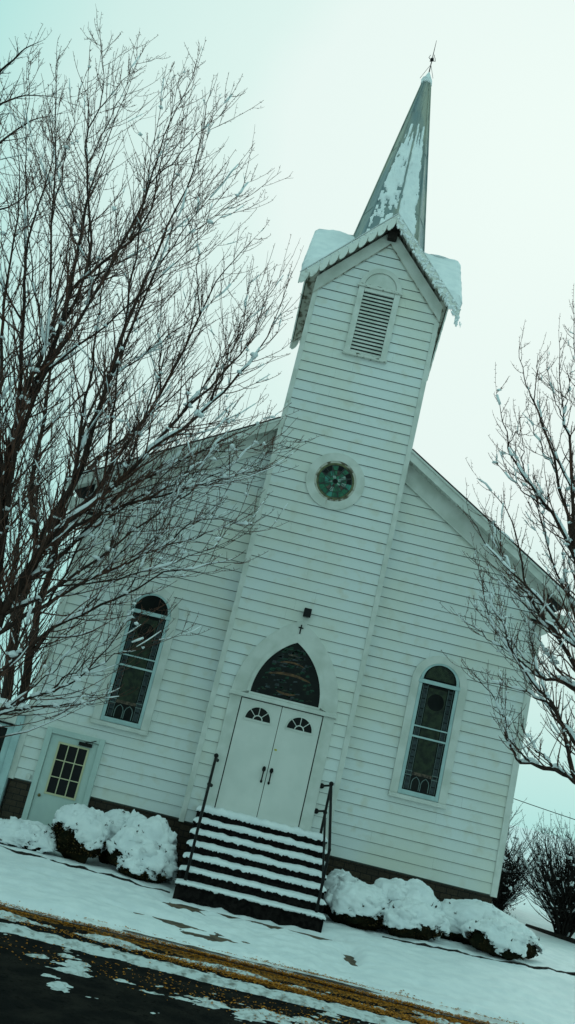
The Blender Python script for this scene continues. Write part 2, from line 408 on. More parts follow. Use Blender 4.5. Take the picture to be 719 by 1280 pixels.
# snow sticking to the two front facets
sn=MB()
for side in (-1,1):
    a=-PI/2; b=-PI/2+side*PI/4; nu=26; nz=110; vs=[];fs=[];keep={}
    for i in range(nz+1):
        z=14.3+3.5*i/nz; r=sr_(z)
        A=Vector((r*math.cos(a),BC+r*math.sin(a),z)); B=Vector((r*math.cos(b),BC+r*math.sin(b),z))
        nrm=Vector((math.cos((a+b)/2),math.sin((a+b)/2),.16)).normalized()
        for j in range(nu+1):
            u=j/nu; p=A.lerp(B,u)
            h=.03+.022*FB(p.x*7,z*4,side)+.012*N3(p.x*22,z*22,side)
            lim=(1.0 if side<0 else .80)-max(0,(i/nz-.5))*(.55 if side<0 else .2)
            e=.13*FB(z*2.4,side*3.3+1,0)
            spots= FB(p.x*6+3,z*3.2,side*2+5)+ (.85*(1-(i/nz))-.35 if side<0 else 0)
            spots= spots-.25*(1-abs(u-.5)) 
            on = u<lim+e and i/nz<.93+.5*N3(u*5+side,0,4)+ (.0 if side>0 else .0) and u>.05+.09*N3(z*5,side,2) and spots<(.08 if side<0 else .36)
            keep[(i,j)]=on
            vs.append(p+nrm*(h if on else .001))
    for i in range(nz):
        for j in range(nu):
            if keep[i,j] or keep[i+1,j] or keep[i,j+1] or keep[i+1,j+1]:
                fs.append((i*(nu+1)+j,i*(nu+1)+j+1,(i+1)*(nu+1)+j+1,(i+1)*(nu+1)+j))
    sn.add(vs,fs)
sn.build('clinging_snow','snow',spire,smooth=True,fix=False)
# ---- louvre opening
lv=MB(); lv.box(-.35,.35,-.034,-.028,10.95,12.52); louv=lv.build('louvre','black',church)
f=MB(); f.box(-.47,-.34,-.085,-.02,10.97,12.55); f.box(.34,.47,-.085,-.02,10.97,12.55); f.box(-.335,.335,-.08,-.02,12.46,12.545)
bevel(f.build('frame','trim',louv))
f=MB(); f.box(-.50,.50,-.12,-.02,12.553,12.62); f.build('head_trim','oldtrim',louv)
f=MB(); f.box(-.49,.49,-.11,-.02,10.90,10.965); f.build('sill','oldtrim',louv)
def arc(r,n=20,cx=0,cz=0,a0=PI,a1=0,sx=1,sz=1): return [(cx+sx*r*math.cos(a0+(a1-a0)*i/n),cz+sz*r*math.sin(a0+(a1-a0)*i/n)) for i in range(n+1)]
f=MB(); f.strip(arc(.47,24,0,12.625),arc(.36,24,0,12.625),-.07,-.018); f.build('arched_hood','trim',louv)
f=MB(); f.prism(arc(.355,24,0,12.625),-.04,-.012); f.build('hood_panel','trim',louv)
for i in range(17):
    z=10.99+i*(1.46/17); f=MB()
    f.add([(-.338,-.078,z),(.338,-.078,z),(.338,-.036,z+.062),(-.338,-.036,z+.062),(-.338,-.070,z-.008),(.338,-.070,z-.008),(.338,-.03,z+.052),(-.338,-.03,z+.052)],[(0,1,2,3),(4,7,6,5),(0,4,5,1),(1,5,6,2),(2,6,7,3),(3,7,4,0)])
    f.build('slat','trim',louv)
# ---- round window
rwz=8.04
f=MB(); f.tube([(0,-.03,rwz),(0,-.036,rwz)],.45,40); rw=f.build('round_window','lead',church)
def ring(ro,ri,y0,y1,cx=0,cz=rwz,n=48):
    m=MB(); m.strip(arc(ro,n,cx,cz,0,2*PI),arc(ri,n,cx,cz,0,2*PI),y0,y1); return m
o=ring(.62,.445,-.06,-.02).build('frame','trim',rw); o=ring(.445,.40,-.05,-.037).build('inner_ring','weather',rw)
ring(.40,.36,-.046,-.037).build('border','oliveframe',rw)
g=MB(); rn=random.Random(3); mats=['green','teal','brown','palegl','glass','lead','amber']
K=16
for j in range(K):
    a0=2*PI*j/K; a1=2*PI*(j+1)/K
    for (r0,r1) in ((.06,.13),(.135,.235),(.24,.352)):
        g.cur=rn.choice([0,0,0,0,1,2,3,4,4] if r0>.2 else [2,3,3,0,0,1])
        if r0>.2 and j in (10,11,12,13,14,): g.cur=rn.choice([0,1,0])
        e=.02
        m=(a0+a1)/2
        P=[(r0,a0+e),(r1,a0+e),(r1*(1.0),m),(r1,a1-e),(r0,a1-e)] if j%2 else [(r0,a0+e),(r1*.97,a0+e),(r1*.97,a1-e),(r0,a1-e)]
        g.add([(r*math.cos(t),-.040,rwz+r*math.sin(t)) for r,t in P],[tuple(range(len(P)))])
g.cur=4; g.add([(.05*math.cos(PI/4*i),-.041,rwz+.05*math.sin(PI/4*i)) for i in range(8)],[tuple(range(8))])
g.build('stained_glass',mats,rw,fix=False)
# star tracery
g=MB()
for j in range(8):
    a=PI/4*j; g.tube([(.10*math.cos(a),-.045,rwz+.10*math.sin(a)),(.355*math.cos(a+PI/8),-.045,rwz+.355*math.sin(a+PI/8))],.007,4)
    g.tube([(.355*math.cos(a+PI/8),-.045,rwz+.355*math.sin(a+PI/8)),(.10*math.cos(a+PI/4),-.045,rwz+.10*math.sin(a+PI/4))],.007,4)
g.tube([(.24*math.cos(PI/12*i),-.044,rwz+.24*math.sin(PI/12*i)) for i in range(25)],.006,4)
g.build('lead_came','lead',rw)
g=MB(); g.prism([(-.11,rwz-.445),(-.07,rwz-.445),(-.085,rwz-.56)],-.064,-.0605); g.build('peeled_patch','weather',rw)
# ---- portal
def gothic(hw,base,apex,n=16,e=1.0):
    # pointed arch polyline from left base to right base
    H=apex-base; R=(hw*hw+H*H)/(2*hw)
    L=[]
    a1=math.asin(min(1,H/R))
    for i in range(n+1):
        t=a1*i/n; L.append((-hw+R-R*math.cos(t),base+R*math.sin(t)))
    return L+[(-x,z) for x,z in reversed(L[:-1])]
portal=MB(); portal.strip(gothic(1.07,3.30,5.02),gothic(.70,3.41,4.66)[:1]+gothic(.70,3.41,4.66)[1:-1]+gothic(.70,3.41,4.66)[-1:],-.07,-.018)
portal_o=portal.build('arch_casing','trim',church); bevel(portal_o,.006)
p=MB(); p.strip(gothic(.765,3.41,4.74),gothic(.69,3.41,4.56),-.10,-.072)
p.build('arch_moulding','trim',portal_o)
for s in (-1,1):
    p=MB(); p.box(min(s*.835,s*1.06),max(s*.835,s*1.06),-.065,-.018,1.03,3.278)
    bevel(p.build('door_casing','trim',church))
p=MB(); p.box(-1.09,1.09,-.13,-.018,3.28,3.36); p.box(-.72,.72,-.105,-.018,3.362,3.41); bevel(p.build('transom_ledge','trim',church),.008)
tr=MB(); tr.prism(gothic(.70,3.415,4.60),-.034,-.028); trw=tr.build('transom_window','glass',church)
def band(z0,hw,th,sag,m,y=-.038):
    b=MB(); n=14; up=[];dn=[]
    for i in range(n+1):
        u=-1+2*i/n; w=math.sqrt(max(0,1-u*u))
        x=u*hw; z=z0+sag*(1-u*u)
        up.append((x,z+th*w*.5)); dn.append((x,z-th*w*.5))
    b.strip(up,dn,y,y+.003); return b.build('stained_glass',m,trw)
band(3.84,.44,.055,.07,'amber'); band(4.10,.26,.035,.05,'amber'); band(3.55,.20,.045,-.03,'amber'); band(4.28,.12,.03,.02,'brown')
rn=random.Random(8)
g=MB()
for i in range(150):
    z=3.44+1.0*rn.random(); hw=.62*(1-((z-3.4)/1.2))**.55; x=rn.uniform(-hw,hw)*.95; w=rn.uniform(.02,.07); h=rn.uniform(.01,.03)
    g.cur=rn.choice([0,0,1,2]); g.add([(x-w,-.0365,z-h),(x+w,-.0365,z-h*rn.random()),(x+w*.8,-.0365,z+h),(x-w*.6,-.0365,z+h*rn.random())],[(0,1,2,3)])
g.build('glass_pattern',['dkgreen','bluegl','olive'],trw,fix=False)
for s in (-1,1):
    d=MB(); d.box(min(s*.006,s*.815),max(s*.006,s*.815),-.05,-.012,1.08,3.262); door=d.build('door','door',church); bevel(door,.004)
    tag(door,label='left leaf of the white double door' if s<0 else 'right leaf of the white double door')
    cx=s*.42
    fl=MB(); fl.prism(arc(.255,20,cx,2.90),-.054,-.0515); fan=fl.build('fanlight','glass',door)
    fr=MB(); fr.strip(arc(.285,20,cx,2.895),arc(.25,20,cx,2.895),-.066,-.0505); fr.box(cx-.285,cx+.285,-.066,-.0505,2.86,2.893)
    for a in (PI*.25,PI*.5,PI*.75): fr.tube([(cx+.09*math.cos(a),-.058,2.90+.09*math.sin(a)),(cx+.25*math.cos(a),-.058,2.90+.25*math.sin(a))],.009,4)
    fr.strip(arc(.10,12,cx,2.895),arc(.08,12,cx,2.895),-.064,-.0555)
    fr.build('muntin','trim',fan)
    hx=s*.075
    h=MB(); h.ball((hx,-.075,2.03),.036,8,6,(1,.6,1.5)); h.tube([(hx,-.07,2.03),(hx,-.115,1.98),(hx,-.115,1.86),(hx,-.075,1.80)],[.014,.013,.013,.012],6); h.ball((hx,-.062,1.795),.024,8,6,(1,.5,1.3))
    h.build('handle','iron',door,smooth=True)
    # faint embossed panels
    e=MB()
    for (z0,z1) in ((1.25,1.72),(1.86,2.74)):
        for xa,xb in ((.12,.38),(.46,.72)):
            x0,x1=(s*xa,s*xb); x0,x1=min(x0,x1),max(x0,x1)
            e.box(x0,x1,-.0525,-.0502,z0,z0+.012); e.box(x0,x1,-.0525,-.0502,z1,z1+.012)
            e.box(x0,x0+.012,-.0525,-.0502,z0+.0125,z1-.0005); e.box(x1-.012,x1,-.0525,-.0502,z0+.0125,z1-.0005)
    e.build('panel_moulding','door',door)
    for z in (1.3,2.1,3.0):
        e=MB(); e.tube([(s*.822,-.055,z),(s*.822,-.055,z+.09)],.007,6); e.build('hinge','iron',door)
d=MB(); d.box(-.835,.835,-.030,-.027,1.06,3.279); d.build('door_gap','black',church)
d=MB(); d.box(.035,.085,-.054,-.0508,2.415,2.445); d.build('sticker','yellow',church)
# ---- side windows
def church_window(cx,label,seed):
    g=MB(); y=WY
    r=.385; zs_=4.47
    prof=[(cx-r,2.28)]+arc(r,20,cx,zs_)+[(cx+r,2.28)]
    g.prism(prof,y-.034,y-.028); w=g.build('window','glass',church); tag(w,label=label)
    ro=.575
    f=MB(); f.strip([(cx-ro,2.19)]+arc(ro,24,cx,zs_)+[(cx+ro,2.19)],[(cx-r-.03,2.19)]+arc(r+.03,24,cx,zs_)+[(cx+r+.03,2.19)],y-.07,y-.02); bevel(f.build('frame','trim',w),.005)
    f=MB(); f.box(cx-ro-.01,cx+ro+.01,y-.12,y-.02,2.105,2.188); bevel(f.build('sill','trim',w),.008)
    f=MB()
    f.box(cx-.41,cx-.345,y-.06,y-.036,2.20,4.42); f.box(cx+.345,cx+.41,y-.06,y-.036,2.20,4.42)
    f.box(cx-.343,cx+.343,y-.06,y-.036,2.20,2.29); f.box(cx-.43,cx+.43,y-.075,y-.036,4.425,4.50)
    f.build('sash','ttrim',w)
    f=MB(); f.strip(arc(.40,24,cx,4.505),arc(.345,24,cx,4.505),y-.058,y-.036); f.build('arch_sash','weather' if 0 else 'ttrim',w)
    f=MB(); f.box(cx-.343,cx+.343,y-.058,y-.036,3.33,3.365); f.box(cx-.343,cx+.343,y-.054,y-.036,3.545,3.57); f.build('meeting_rail','ttrim',w)
    rn=random.Random(seed)
    g=MB(); y2=y-.0362
    # olive centre panel, dark roundel, border strips, little arches
    g.cur=0; g.add([(cx-.19,y2,2.62),(cx+.19,y2,2.62),(cx+.19,y2,4.36),(cx-.19,y2,4.36)],[(0,1,2,3)])
    for s in (-1,1):
        z=2.32
        while z<4.36:
            h=rn.uniform(.12,.26); g.cur=1
            xa,xb=sorted((cx+s*.225,cx+s*.295)); g.add([(xa,y2,z),(xb,y2,z),(xb,y2,min(4.38,z+h-.02)),(xa,y2,min(4.38,z+h-.02))],[(0,1,2,3)]); z+=h
    g.cur=2; g.add([(cx-.20,y2-.0004,2.60),(cx+.20,y2-.0004,2.60),(cx+.20,y2-.0004,2.66),(cx-.20,y2-.0004,2.66)],[(0,1,2,3)])
    g.cur=3; g.add([(cx+.17*math.cos(t*PI/10),y2-.0008,4.09+.17*math.sin(t*PI/10)) for t in range(20)],[tuple(range(20))])
    g.build('stained_glass',['olive','bluegl','brown','glass'],w,fix=False)
    l=MB()
    for s in (-1,1):
        ax=cx+s*.095
        pts=[(ax-.08,2.32),(ax-.08,2.47),(ax-.055,2.53),(ax,2.575),(ax+.055,2.53),(ax+.08,2.47),(ax+.08,2.32)]
        l.tube([(x,y-.04,z) for x,z in pts],.009,4)
        for xx in (.215,.31): l.tube([(cx+s*xx,y-.038,2.31),(cx+s*xx,y-.038,4.40)],.0045,4)
        for zz in (2.58,2.66): l.box(min(cx+s*.2,cx+s*.33),max(cx+s*.2,cx+s*.33),y-.041,y-.037,zz,zz+.015)
    l.build('lead_came','leadpale',w)
    f=MB(); f.cur=0
    f.prism(arc(.30,16,cx,4.54),y-.037,y-.0355); f.build('arch_glass','bluegl' if 0 else 'olive' if seed==2 else 'glass',w)
church_window(-3.045,'arched stained-glass window left of the tower',1)
church_window(3.02,'arched stained-glass window right of the tower',2)
# ---- side door
d=MB(); d.box(-4.285,-3.345,WY-.045,WY-.0,-.30,1.72); sd=d.build('side_door','sidedoor',church); bevel(sd,.004)
f=MB(); f.box(-4.40,-4.29,WY-.09,WY-.0,-.32,1.84); f.box(-3.34,-3.23,WY-.09,WY-.0,-.32,1.84); f.box(-4.289,-3.341,WY-.09,WY-.0,1.735,1.84); bevel(f.build('frame','sidedoor',sd),.006)
f=MB(); f.box(-4.10,-3.51,WY-.05,WY-.0455,.62,1.59); gl=f.build('glazing','black',sd)
f=MB()
x0,x1,z0,z1=-4.10,-3.51,.62,1.59
for i in range(4):
    x=x0+(x1-x0)*i/3; w=.018 if i in(0,3) else .009; f.box(x-w,x+w,WY-.064,WY-.0505,z0-.02,z1+.02)
for i in range(4):
    z=z0+(z1-z0)*i/3; w=.018 if i in(0,3) else .009
    f.box(x0-.017,x1+.017,WY-.0625,WY-.051,z-w,z+w)
f.build('muntin','cream',gl)
f=MB(); f.ball((-4.19,WY-.09,.55),.032,8,6); f.tube([(-4.19,WY-.045,.55),(-4.19,WY-.09,.55)],.02,8); f.build('knob','brass',sd)
f=MB(); f.box(-3.72,-3.46,WY-.11,WY-.0455,1.63,1.70); f.tube([(-3.6,WY-.1,1.70),(-3.5,WY-.15,1.73),(-3.4,WY-.1,1.78)],.01,5); f.build('door_closer','iron',sd)
bx=MB(); bx.box(-4.54,-4.46,WY-.09,WY-.02,.78,.88); bx.build('junction_box','trim',church)

# ---- annex at left
an=empty('annex',(-6.2,WY,-.3)); tag(an,'low flat-roofed white annex with a dark glazed door at the left edge','annex')
a=MB(); a.box(-9.0,-4.90,WY+.06,WY+3.2,-.5,1.97); a.build('wall','paint',an)
a=MB(); a.box(-5.03,-4.885,WY-.10,WY+.058,-.45,1.93); bevel(a.build('corner_board','ttrim',an),.006)
a=MB(); a.box(-9.0,-5.035,WY-.09,WY+.058,1.72,1.93); bevel(a.build('header','trim',an),.006)
a=MB(); a.box(-9.1,-4.82,WY-.16,WY+3.3,1.935,2.04); bevel(a.build('roof','trim',an),.01)
a=MB(); a.box(-6.6,-5.16,WY-.01,WY+.04,-.3,1.62); g_=a.build('storm_door','glass',an)
a=MB(); a.box(-5.158,-5.04,WY-.06,WY+.05,-.4,1.70); a.box(-6.6,-5.158,WY-.06,WY+.05,1.622,1.70); a.box(-6.6,-5.16,WY-.04,WY-.012,.66,.71); a.build('frame','ttrim',g_)
a=MB(); a.tube([(-5.45,WY-.11,1.715),(-5.06,WY-.11,1.705)],.022,6); a.build('door_closer','iron',g_)
a=MB(); n=40
vs=[];fs=[]
for i in range(n+1):
    x=-9.08+4.27*i/n
    for j in range(13):
        y=WY-.15+3.3*j/12; e=min(i,n-i,j,12-j); h=.10+.03*N3(x*3,y*3,0) if e>0 else 0.004
        vs.append((x,y,2.042+h*(1 if e>0 else 1)))
for i in range(n):
    for j in range(12): fs.append((i*13+j,(i+1)*13+j,(i+1)*13+j+1,i*13+j+1))
a.add(vs,fs); a.build('roof_snow','snow',an,smooth=True)

# ---- wall lamp and cross
wl=MB(); wl.box(-.02,.13,-.20,-.055,5.10,5.27); lamp=wl.build('wall_lamp','black'); bevel(lamp,.012)
w=MB(); w.box(.0,.11,-.19,-.06,5.092,5.099); w.build('lens','glass',lamp)
w=MB(); w.box(.03,.08,-.054,-.015,5.14,5.23); w.build('bracket','iron',lamp)
tag(lamp,'small black box floodlight mounted above the pointed door arch','lamp')
c=MB(); c.box(-.012,.012,-.085,-.072,4.73,4.93); c.box(-.05,.05,-.087,-.0725,4.855,4.878); cr=c.build('wall_cross','iron'); tag(cr,'tiny dark cross fixed at the peak of the door arch','cross')
LIMBS=[
   ('A',[(-5.0,-3.0,0.66),(-4.91,-2.95,1.99),(-5.1,-2.87,3.42),(-4.73,-2.78,4.95),(-4.58,-2.68,6.75),(-4.59,-2.57,8.88),(-4.48,-2.45,10.69),(-4.27,-2.33,12.91),(-4.4,-2.2,14.8)],0.1,0.006) ,
   ('A',[(-5.07,-3.0,3.41),(-4.65,-3.09,4.9),(-4.15,-3.22,5.55),(-3.33,-3.37,6.76),(-2.38,-3.53,8.08),(-1.94,-3.71,8.97),(-1.75,-3.9,9.95)],0.065,0.005) ,
   ('A',[(-5.32,-3.0,1.63),(-5.4,-2.89,4.38),(-5.9,-2.74,6.54),(-5.76,-2.55,8.92),(-6.05,-2.35,11.4),(-6.17,-2.13,12.53),(-6.13,-1.9,14.96)],0.085,0.005) ,
   ('A',[(-4.5,-3.0,6.66),(-4.42,-3.15,8.02),(-4.18,-3.37,9.92),(-3.79,-3.62,11.04),(-3.14,-3.9,12.31)],0.04,0.004) ,
   ('A',[(-4.68,-3.0,4.91),(-4.08,-2.9,6.19),(-3.47,-2.76,8.51),(-3.16,-2.59,10.53),(-2.69,-2.4,11.82)],0.045,0.004) ,
   ('A',[(-5.74,-2.6,8.9),(-5.61,-2.76,9.86),(-4.74,-3.01,10.99),(-4.69,-3.29,12.31),(-4.75,-3.6,14.04)],0.04,0.004) ,
   ('A',[(-3.34,-3.3,6.78),(-2.8,-3.23,8.02),(-2.22,-3.12,9.25),(-2.11,-3.0,10.67)],0.035,0.004) ,
   ('A',[(-5.4,-3.0,1.87),(-4.77,-3.11,2.55),(-4.05,-3.27,3.48),(-3.24,-3.46,4.1),(-2.32,-3.67,4.81),(-1.34,-3.9,5.14)],0.045,0.004) ,
   ('A',[(-5.22,-3.0,3.0),(-4.49,-2.93,3.74),(-3.86,-2.82,4.41),(-2.94,-2.69,5.18),(-2.29,-2.55,5.97),(-1.37,-2.4,6.16)],0.04,0.004) ,
   ('A',[(-5.32,-3.0,1.63),(-4.6,-3.07,1.97),(-4.02,-3.18,2.35),(-3.49,-3.31,2.71),(-2.94,-3.45,3.74),(-2.88,-3.6,4.24)],0.03,0.004) ,
   ('A',[(-5.26,-3.0,1.44),(-4.58,-3.04,1.89),(-4.08,-3.09,2.13),(-3.65,-3.15,2.26),(-3.24,-3.22,2.48),(-2.89,-3.3,2.5)],0.022,0.004) ,
   ('A',[(-4.94,-3.0,3.9),(-4.38,-2.9,4.77),(-3.65,-2.76,6.18),(-2.73,-2.59,7.09),(-2.01,-2.4,7.81),(-1.45,-2.2,8.36)],0.04,0.004) ,
   ('A',[(-5.73,-2.8,5.8),(-5.68,-2.92,7.63),(-5.29,-3.1,8.94),(-4.77,-3.31,11.48),(-4.71,-3.55,12.74),(-4.4,-3.8,14.25)],0.045,0.004) ,
   ('A',[(-5.58,-3.0,5.04),(-5.8,-3.13,7.2),(-5.73,-3.32,8.55),(-6.52,-3.55,11.71),(-6.98,-3.8,13.61)],0.05,0.004) ,
   ('A',[(-5.98,-3.0,6.28),(-6.35,-2.84,8.79),(-6.85,-2.59,10.5),(-7.02,-2.31,12.45),(-7.6,-2.0,13.87)],0.04,0.004) ,
   ('A',[(-5.89,-3.0,4.23),(-6.2,-3.13,7.1),(-6.62,-3.32,8.8),(-6.88,-3.55,10.76),(-7.28,-3.8,12.02)],0.045,0.004) ,
   ('A',[(-5.74,-2.6,8.9),(-5.64,-2.5,10.35),(-6.43,-2.36,12.96),(-6.54,-2.19,14.41),(-7.06,-2.0,15.84)],0.03,0.004) ,
   ('A',[(-4.68,-3.0,4.91),(-3.87,-3.12,5.58),(-2.99,-3.28,6.05),(-2.11,-3.48,6.51),(-1.6,-3.7,6.72)],0.03,0.004) ,
   ('A',[(-5.07,-3.0,3.41),(-4.41,-3.06,4.02),(-3.76,-3.15,4.73),(-2.92,-3.26,5.78),(-2.25,-3.37,6.51),(-1.5,-3.5,7.48)],0.03,0.004) ,
   ('B',[(-5.54,2.5,0.72),(-5.92,2.56,2.21),(-6.21,2.64,3.8),(-6.29,2.73,5.51),(-6.92,2.84,7.17),(-7.17,2.95,9.24),(-7.76,3.07,11.78),(-8.08,3.2,14.58)],0.13,0.01) ,
   ('B',[(-5.27,2.8,0.78),(-5.62,2.74,2.3),(-5.78,2.64,3.72),(-5.83,2.53,5.39),(-5.9,2.41,7.3),(-5.96,2.28,8.87),(-5.57,2.15,11.02),(-5.49,2.0,12.93)],0.11,0.01) ,
   ('B',[(-6.18,2.5,3.79),(-7.03,2.74,5.13),(-8.15,3.09,7.77),(-8.67,3.5,10.39)],0.07,0.008) ,
   ('B',[(-6.28,2.7,5.51),(-6.07,2.83,6.98),(-5.35,3.02,8.46),(-4.4,3.25,10.07),(-3.74,3.5,11.45)],0.06,0.008) ,
   ('B',[(-5.89,2.8,5.43),(-5.56,2.9,6.52),(-4.65,3.04,7.39),(-4.1,3.2,8.2)],0.05,0.006) ,
   ('D',[(5.96,-3.0,2.6),(4.91,-3.06,3.06),(4.44,-3.14,3.15),(3.91,-3.24,3.15),(3.59,-3.35,3.46),(3.27,-3.47,4.01),(2.65,-3.6,4.37)],0.045,0.004) ,
   ('D',[(5.66,-3.0,3.71),(4.71,-2.92,4.58),(4.09,-2.8,4.65),(3.27,-2.66,5.25),(2.74,-2.5,6.48)],0.04,0.004) ,
   ('D',[(5.51,-3.0,3.81),(4.53,-3.13,5.22),(3.72,-3.32,5.86),(2.83,-3.55,6.36),(2.17,-3.8,6.92)],0.05,0.004) ,
   ('D',[(5.37,-3.0,4.73),(4.36,-2.9,6.8),(3.95,-2.76,8.07),(3.33,-2.59,9.52),(3.04,-2.4,10.1),(2.83,-2.2,10.99)],0.055,0.005) ,
   ('D',[(4.33,-3.0,6.77),(3.76,-3.1,7.5),(3.04,-3.24,8.04),(2.62,-3.41,8.64),(2.31,-3.6,9.27)],0.03,0.004) ,
   ('D',[(4.62,-3.0,6.84),(3.88,-3.1,8.76),(3.59,-3.24,9.42),(3.27,-3.4,10.64)],0.035,0.004) ,
   ('D',[(5.03,-3.0,6.07),(4.23,-2.86,8.3),(3.95,-2.65,10.24),(3.66,-2.4,11.99)],0.035,0.004) ,
   ('D',[(5.05,-3.0,4.11),(4.33,-2.88,5.34),(3.68,-2.72,6.07),(3.22,-2.52,7.36),(2.55,-2.3,8.04)],0.035,0.004) ,
   ('D',[(4.86,-3.2,3.05),(4.46,-3.17,3.96),(4.01,-3.12,4.26),(3.61,-3.06,4.3),(3.06,-3.0,4.32)],0.025,0.004) ,
   ('D',[(5.53,-3.0,2.76),(4.79,-3.11,3.64),(4.25,-3.27,4.18),(3.56,-3.46,4.67),(3.01,-3.67,5.33),(2.58,-3.9,5.87)],0.035,0.004) ,
   ('D',[(5.42,-3.0,3.52),(4.91,-2.91,4.77),(4.56,-2.79,5.84),(4.03,-2.64,6.77),(3.56,-2.48,7.93),(3.03,-2.3,8.81)],0.04,0.004) ,
]
# ---------------------------------------------------------------- ground
def sstep(a,b,x):
    t=max(0,min(1,(x-a)/(b-a))); return t*t*(3-2*t)
KY=-5.25
def gz(x,y):
    base=-.36+.045*max(0,min(x-.5,5)) -.0*x
    s=sstep(-2.2,KY,y)  # falls to kerb
    z=base*(1-s)+(-.43)*s
    return z
def kerbline(x): return KY+.10*N3(x*.5,1,0)+.05*N3(x*2.3,4,0)
def snowh(x,y):
    h=.055*FB(x*.7,y*.9,1,3)+.026*FB(x*3.2,y*3.6,2,4)+.006*N3(x*16,y*16,3)
    # trodden walk in front of the steps
    w=sstep(1.75,1.2,abs(x-.15-.12*(-2-y)))*sstep(-1.9,-2.3,y)
    h+= w*(.035*FB(x*5,y*6,5,4)-.045)
    # kicked bare patches beside the walk
    for (px,py,rx,ry,d) in ((-1.0,-2.65,.34,.22,.20),(1.45,-2.45,.42,.20,.20),(1.80,-3.3,.13,.5,.20),(-1.25,-3.9,.55,.16,.20),(.3,-2.35,1.2,.10,.15),(.9,-2.45,.5,.16,.14),(-.4,-4.3,.3,.12,.1)):
        q=((x-px)/rx)**2+((y-py)/ry)**2
        h-= d*math.exp(-q*1.1)*(1+.6*N3(x*9,y*9,7))
    return h+.07
def grid_lines(a,b,step,far_lo,far_hi):
    L=[]; v=a
    while v<b: L.append(v); v+=step
    L.append(b)
    d=step; lo=[];v=a
    while v>far_lo: d*=1.35; v-=d; lo.append(v)
    d=step; hi=[]; v=b
    while v<far_hi: d*=1.35; v+=d; hi.append(v)
    return lo[::-1]+L+hi
XS=grid_lines(-6.2,8.6,.05,-700,700); YS=grid_lines(-6.0,.5,.04,-700,900)
g=MB(); vs=[];fs=[];ny=len(YS)
for x in XS:
    kl=kerbline(x)
    for y in YS:
        z=gz(x,y)+snowh(x,y) if (-8<x<10 and -7<y<2) else gz(max(-8,min(10,x)),max(-9,min(2,y)))+.07+(.12*FB(x*.12,y*.12,0,3) if y>-6 else 0)
        # edge of the snow at the kerb, then sunk bed under the street
        if y<kl+.25 and y>-14: z=z-(sstep(kl+.25,kl-.02,y))*.11
        if y<kl-.02 and y>-14: z=-.60
        if y>7: z-=.25*sstep(7,30,y)
        vs.append((x,y,z))
for i in range(len(XS)-1):
    for j in range(ny-1): fs.append((i*ny+j,(i+1)*ny+j,(i+1)*ny+j+1,i*ny+j+1))
g.add(vs,fs); go=g.build('ground','snow',smooth=True,fix=False); tag(go,kind='structure')
p=MB(); p.box(-300,300,-13.6,-5.05,-.58,-.505); tag(p.build('road','asphalt'),kind='structure')
p=MB(); n=60
for i in range(n):
    x=-30+i; p.box(x+.004,x+.996,-5.34,-5.20,-.55,-.478)
tag(p.build('kerb','concrete'),kind='structure')
p=MB(); 
for i in range(5):
    y=-5.18+i*.62; p.box(-1.25,1.75,y,y+.608,-.60,-.47)
tag(p.build('path','concrete'),kind='structure')
p=MB()
p.add([(-1.6,-5.17,-.435),(2.1,-5.17,-.435),(2.1,-3.5,-.405),(2.1,-1.9,-.345),(-1.6,-1.9,-.365),(-1.6,-3.5,-.410)],[(0,1,2,5),(5,2,3,4)])
tag(p.build('path_apron','concrete'),kind='structure')
# slush and ridges of snow on the street: heightfield kept only where it stands above the asphalt
def slush(x,y):
    w1=-5.76+.05*N3(x*.8,0,3); w2=-6.45+.12*N3(x*.35,2,3)+.04*N3(x*2,2,9); w3=-7.55+.15*N3(x*.5,8,1)
    n1=FB(x*3,y*6,4,4); n2=FB(x*1.3,y*1.3,6,3)
    h=-.05
    h=max(h,.075*math.exp(-((y-w1)/.085)**2)+.022*n1-.052+.075*n2)
    h=max(h,.065*math.exp(-((y-w2)/(.20))**4)+.02*n1-.022)
    h=max(h,.05*math.exp(-((y-w3)/.34)**2)+.055*n1+.03*n2-.046+.010*min(3,max(-3,x)))
    h+=.016*N3(x*8,y*14,5)+.012*N3(x*19,y*30,8)
    return h
s=MB(); vs=[];fs=[];hh=[]
X0,X1,Y0,Y1=-5.0,6.5,-8.6,-5.42; st=.028; nx=int((X1-X0)/st); ny=int((Y1-Y0)/st)
for i in range(nx+1):
    for j in range(ny+1):
        x=X0+st*i; y=Y0+st*j; h=slush(x,y)+.004*N3(x*30,y*30,2); hh.append(h>0); vs.append((x,y,-.505+max(h,-.003)))
for i in range(nx):
    for j in range(ny):
        q=(i*(ny+1)+j,(i+1)*(ny+1)+j,(i+1)*(ny+1)+j+1,i*(ny+1)+j+1)
        if any(hh[k] for k in q): fs.append(q)
used=sorted({k for f in fs for k in f}); mp={k:i for i,k in enumerate(used)}
s.add([vs[k] for k in used],[tuple(mp[k] for k in f) for f in fs])
tag(s.build('slush','roadsnow',smooth=True,fix=False),'ragged strips of dirty snow lying on the wet street','snow',kind='stuff')
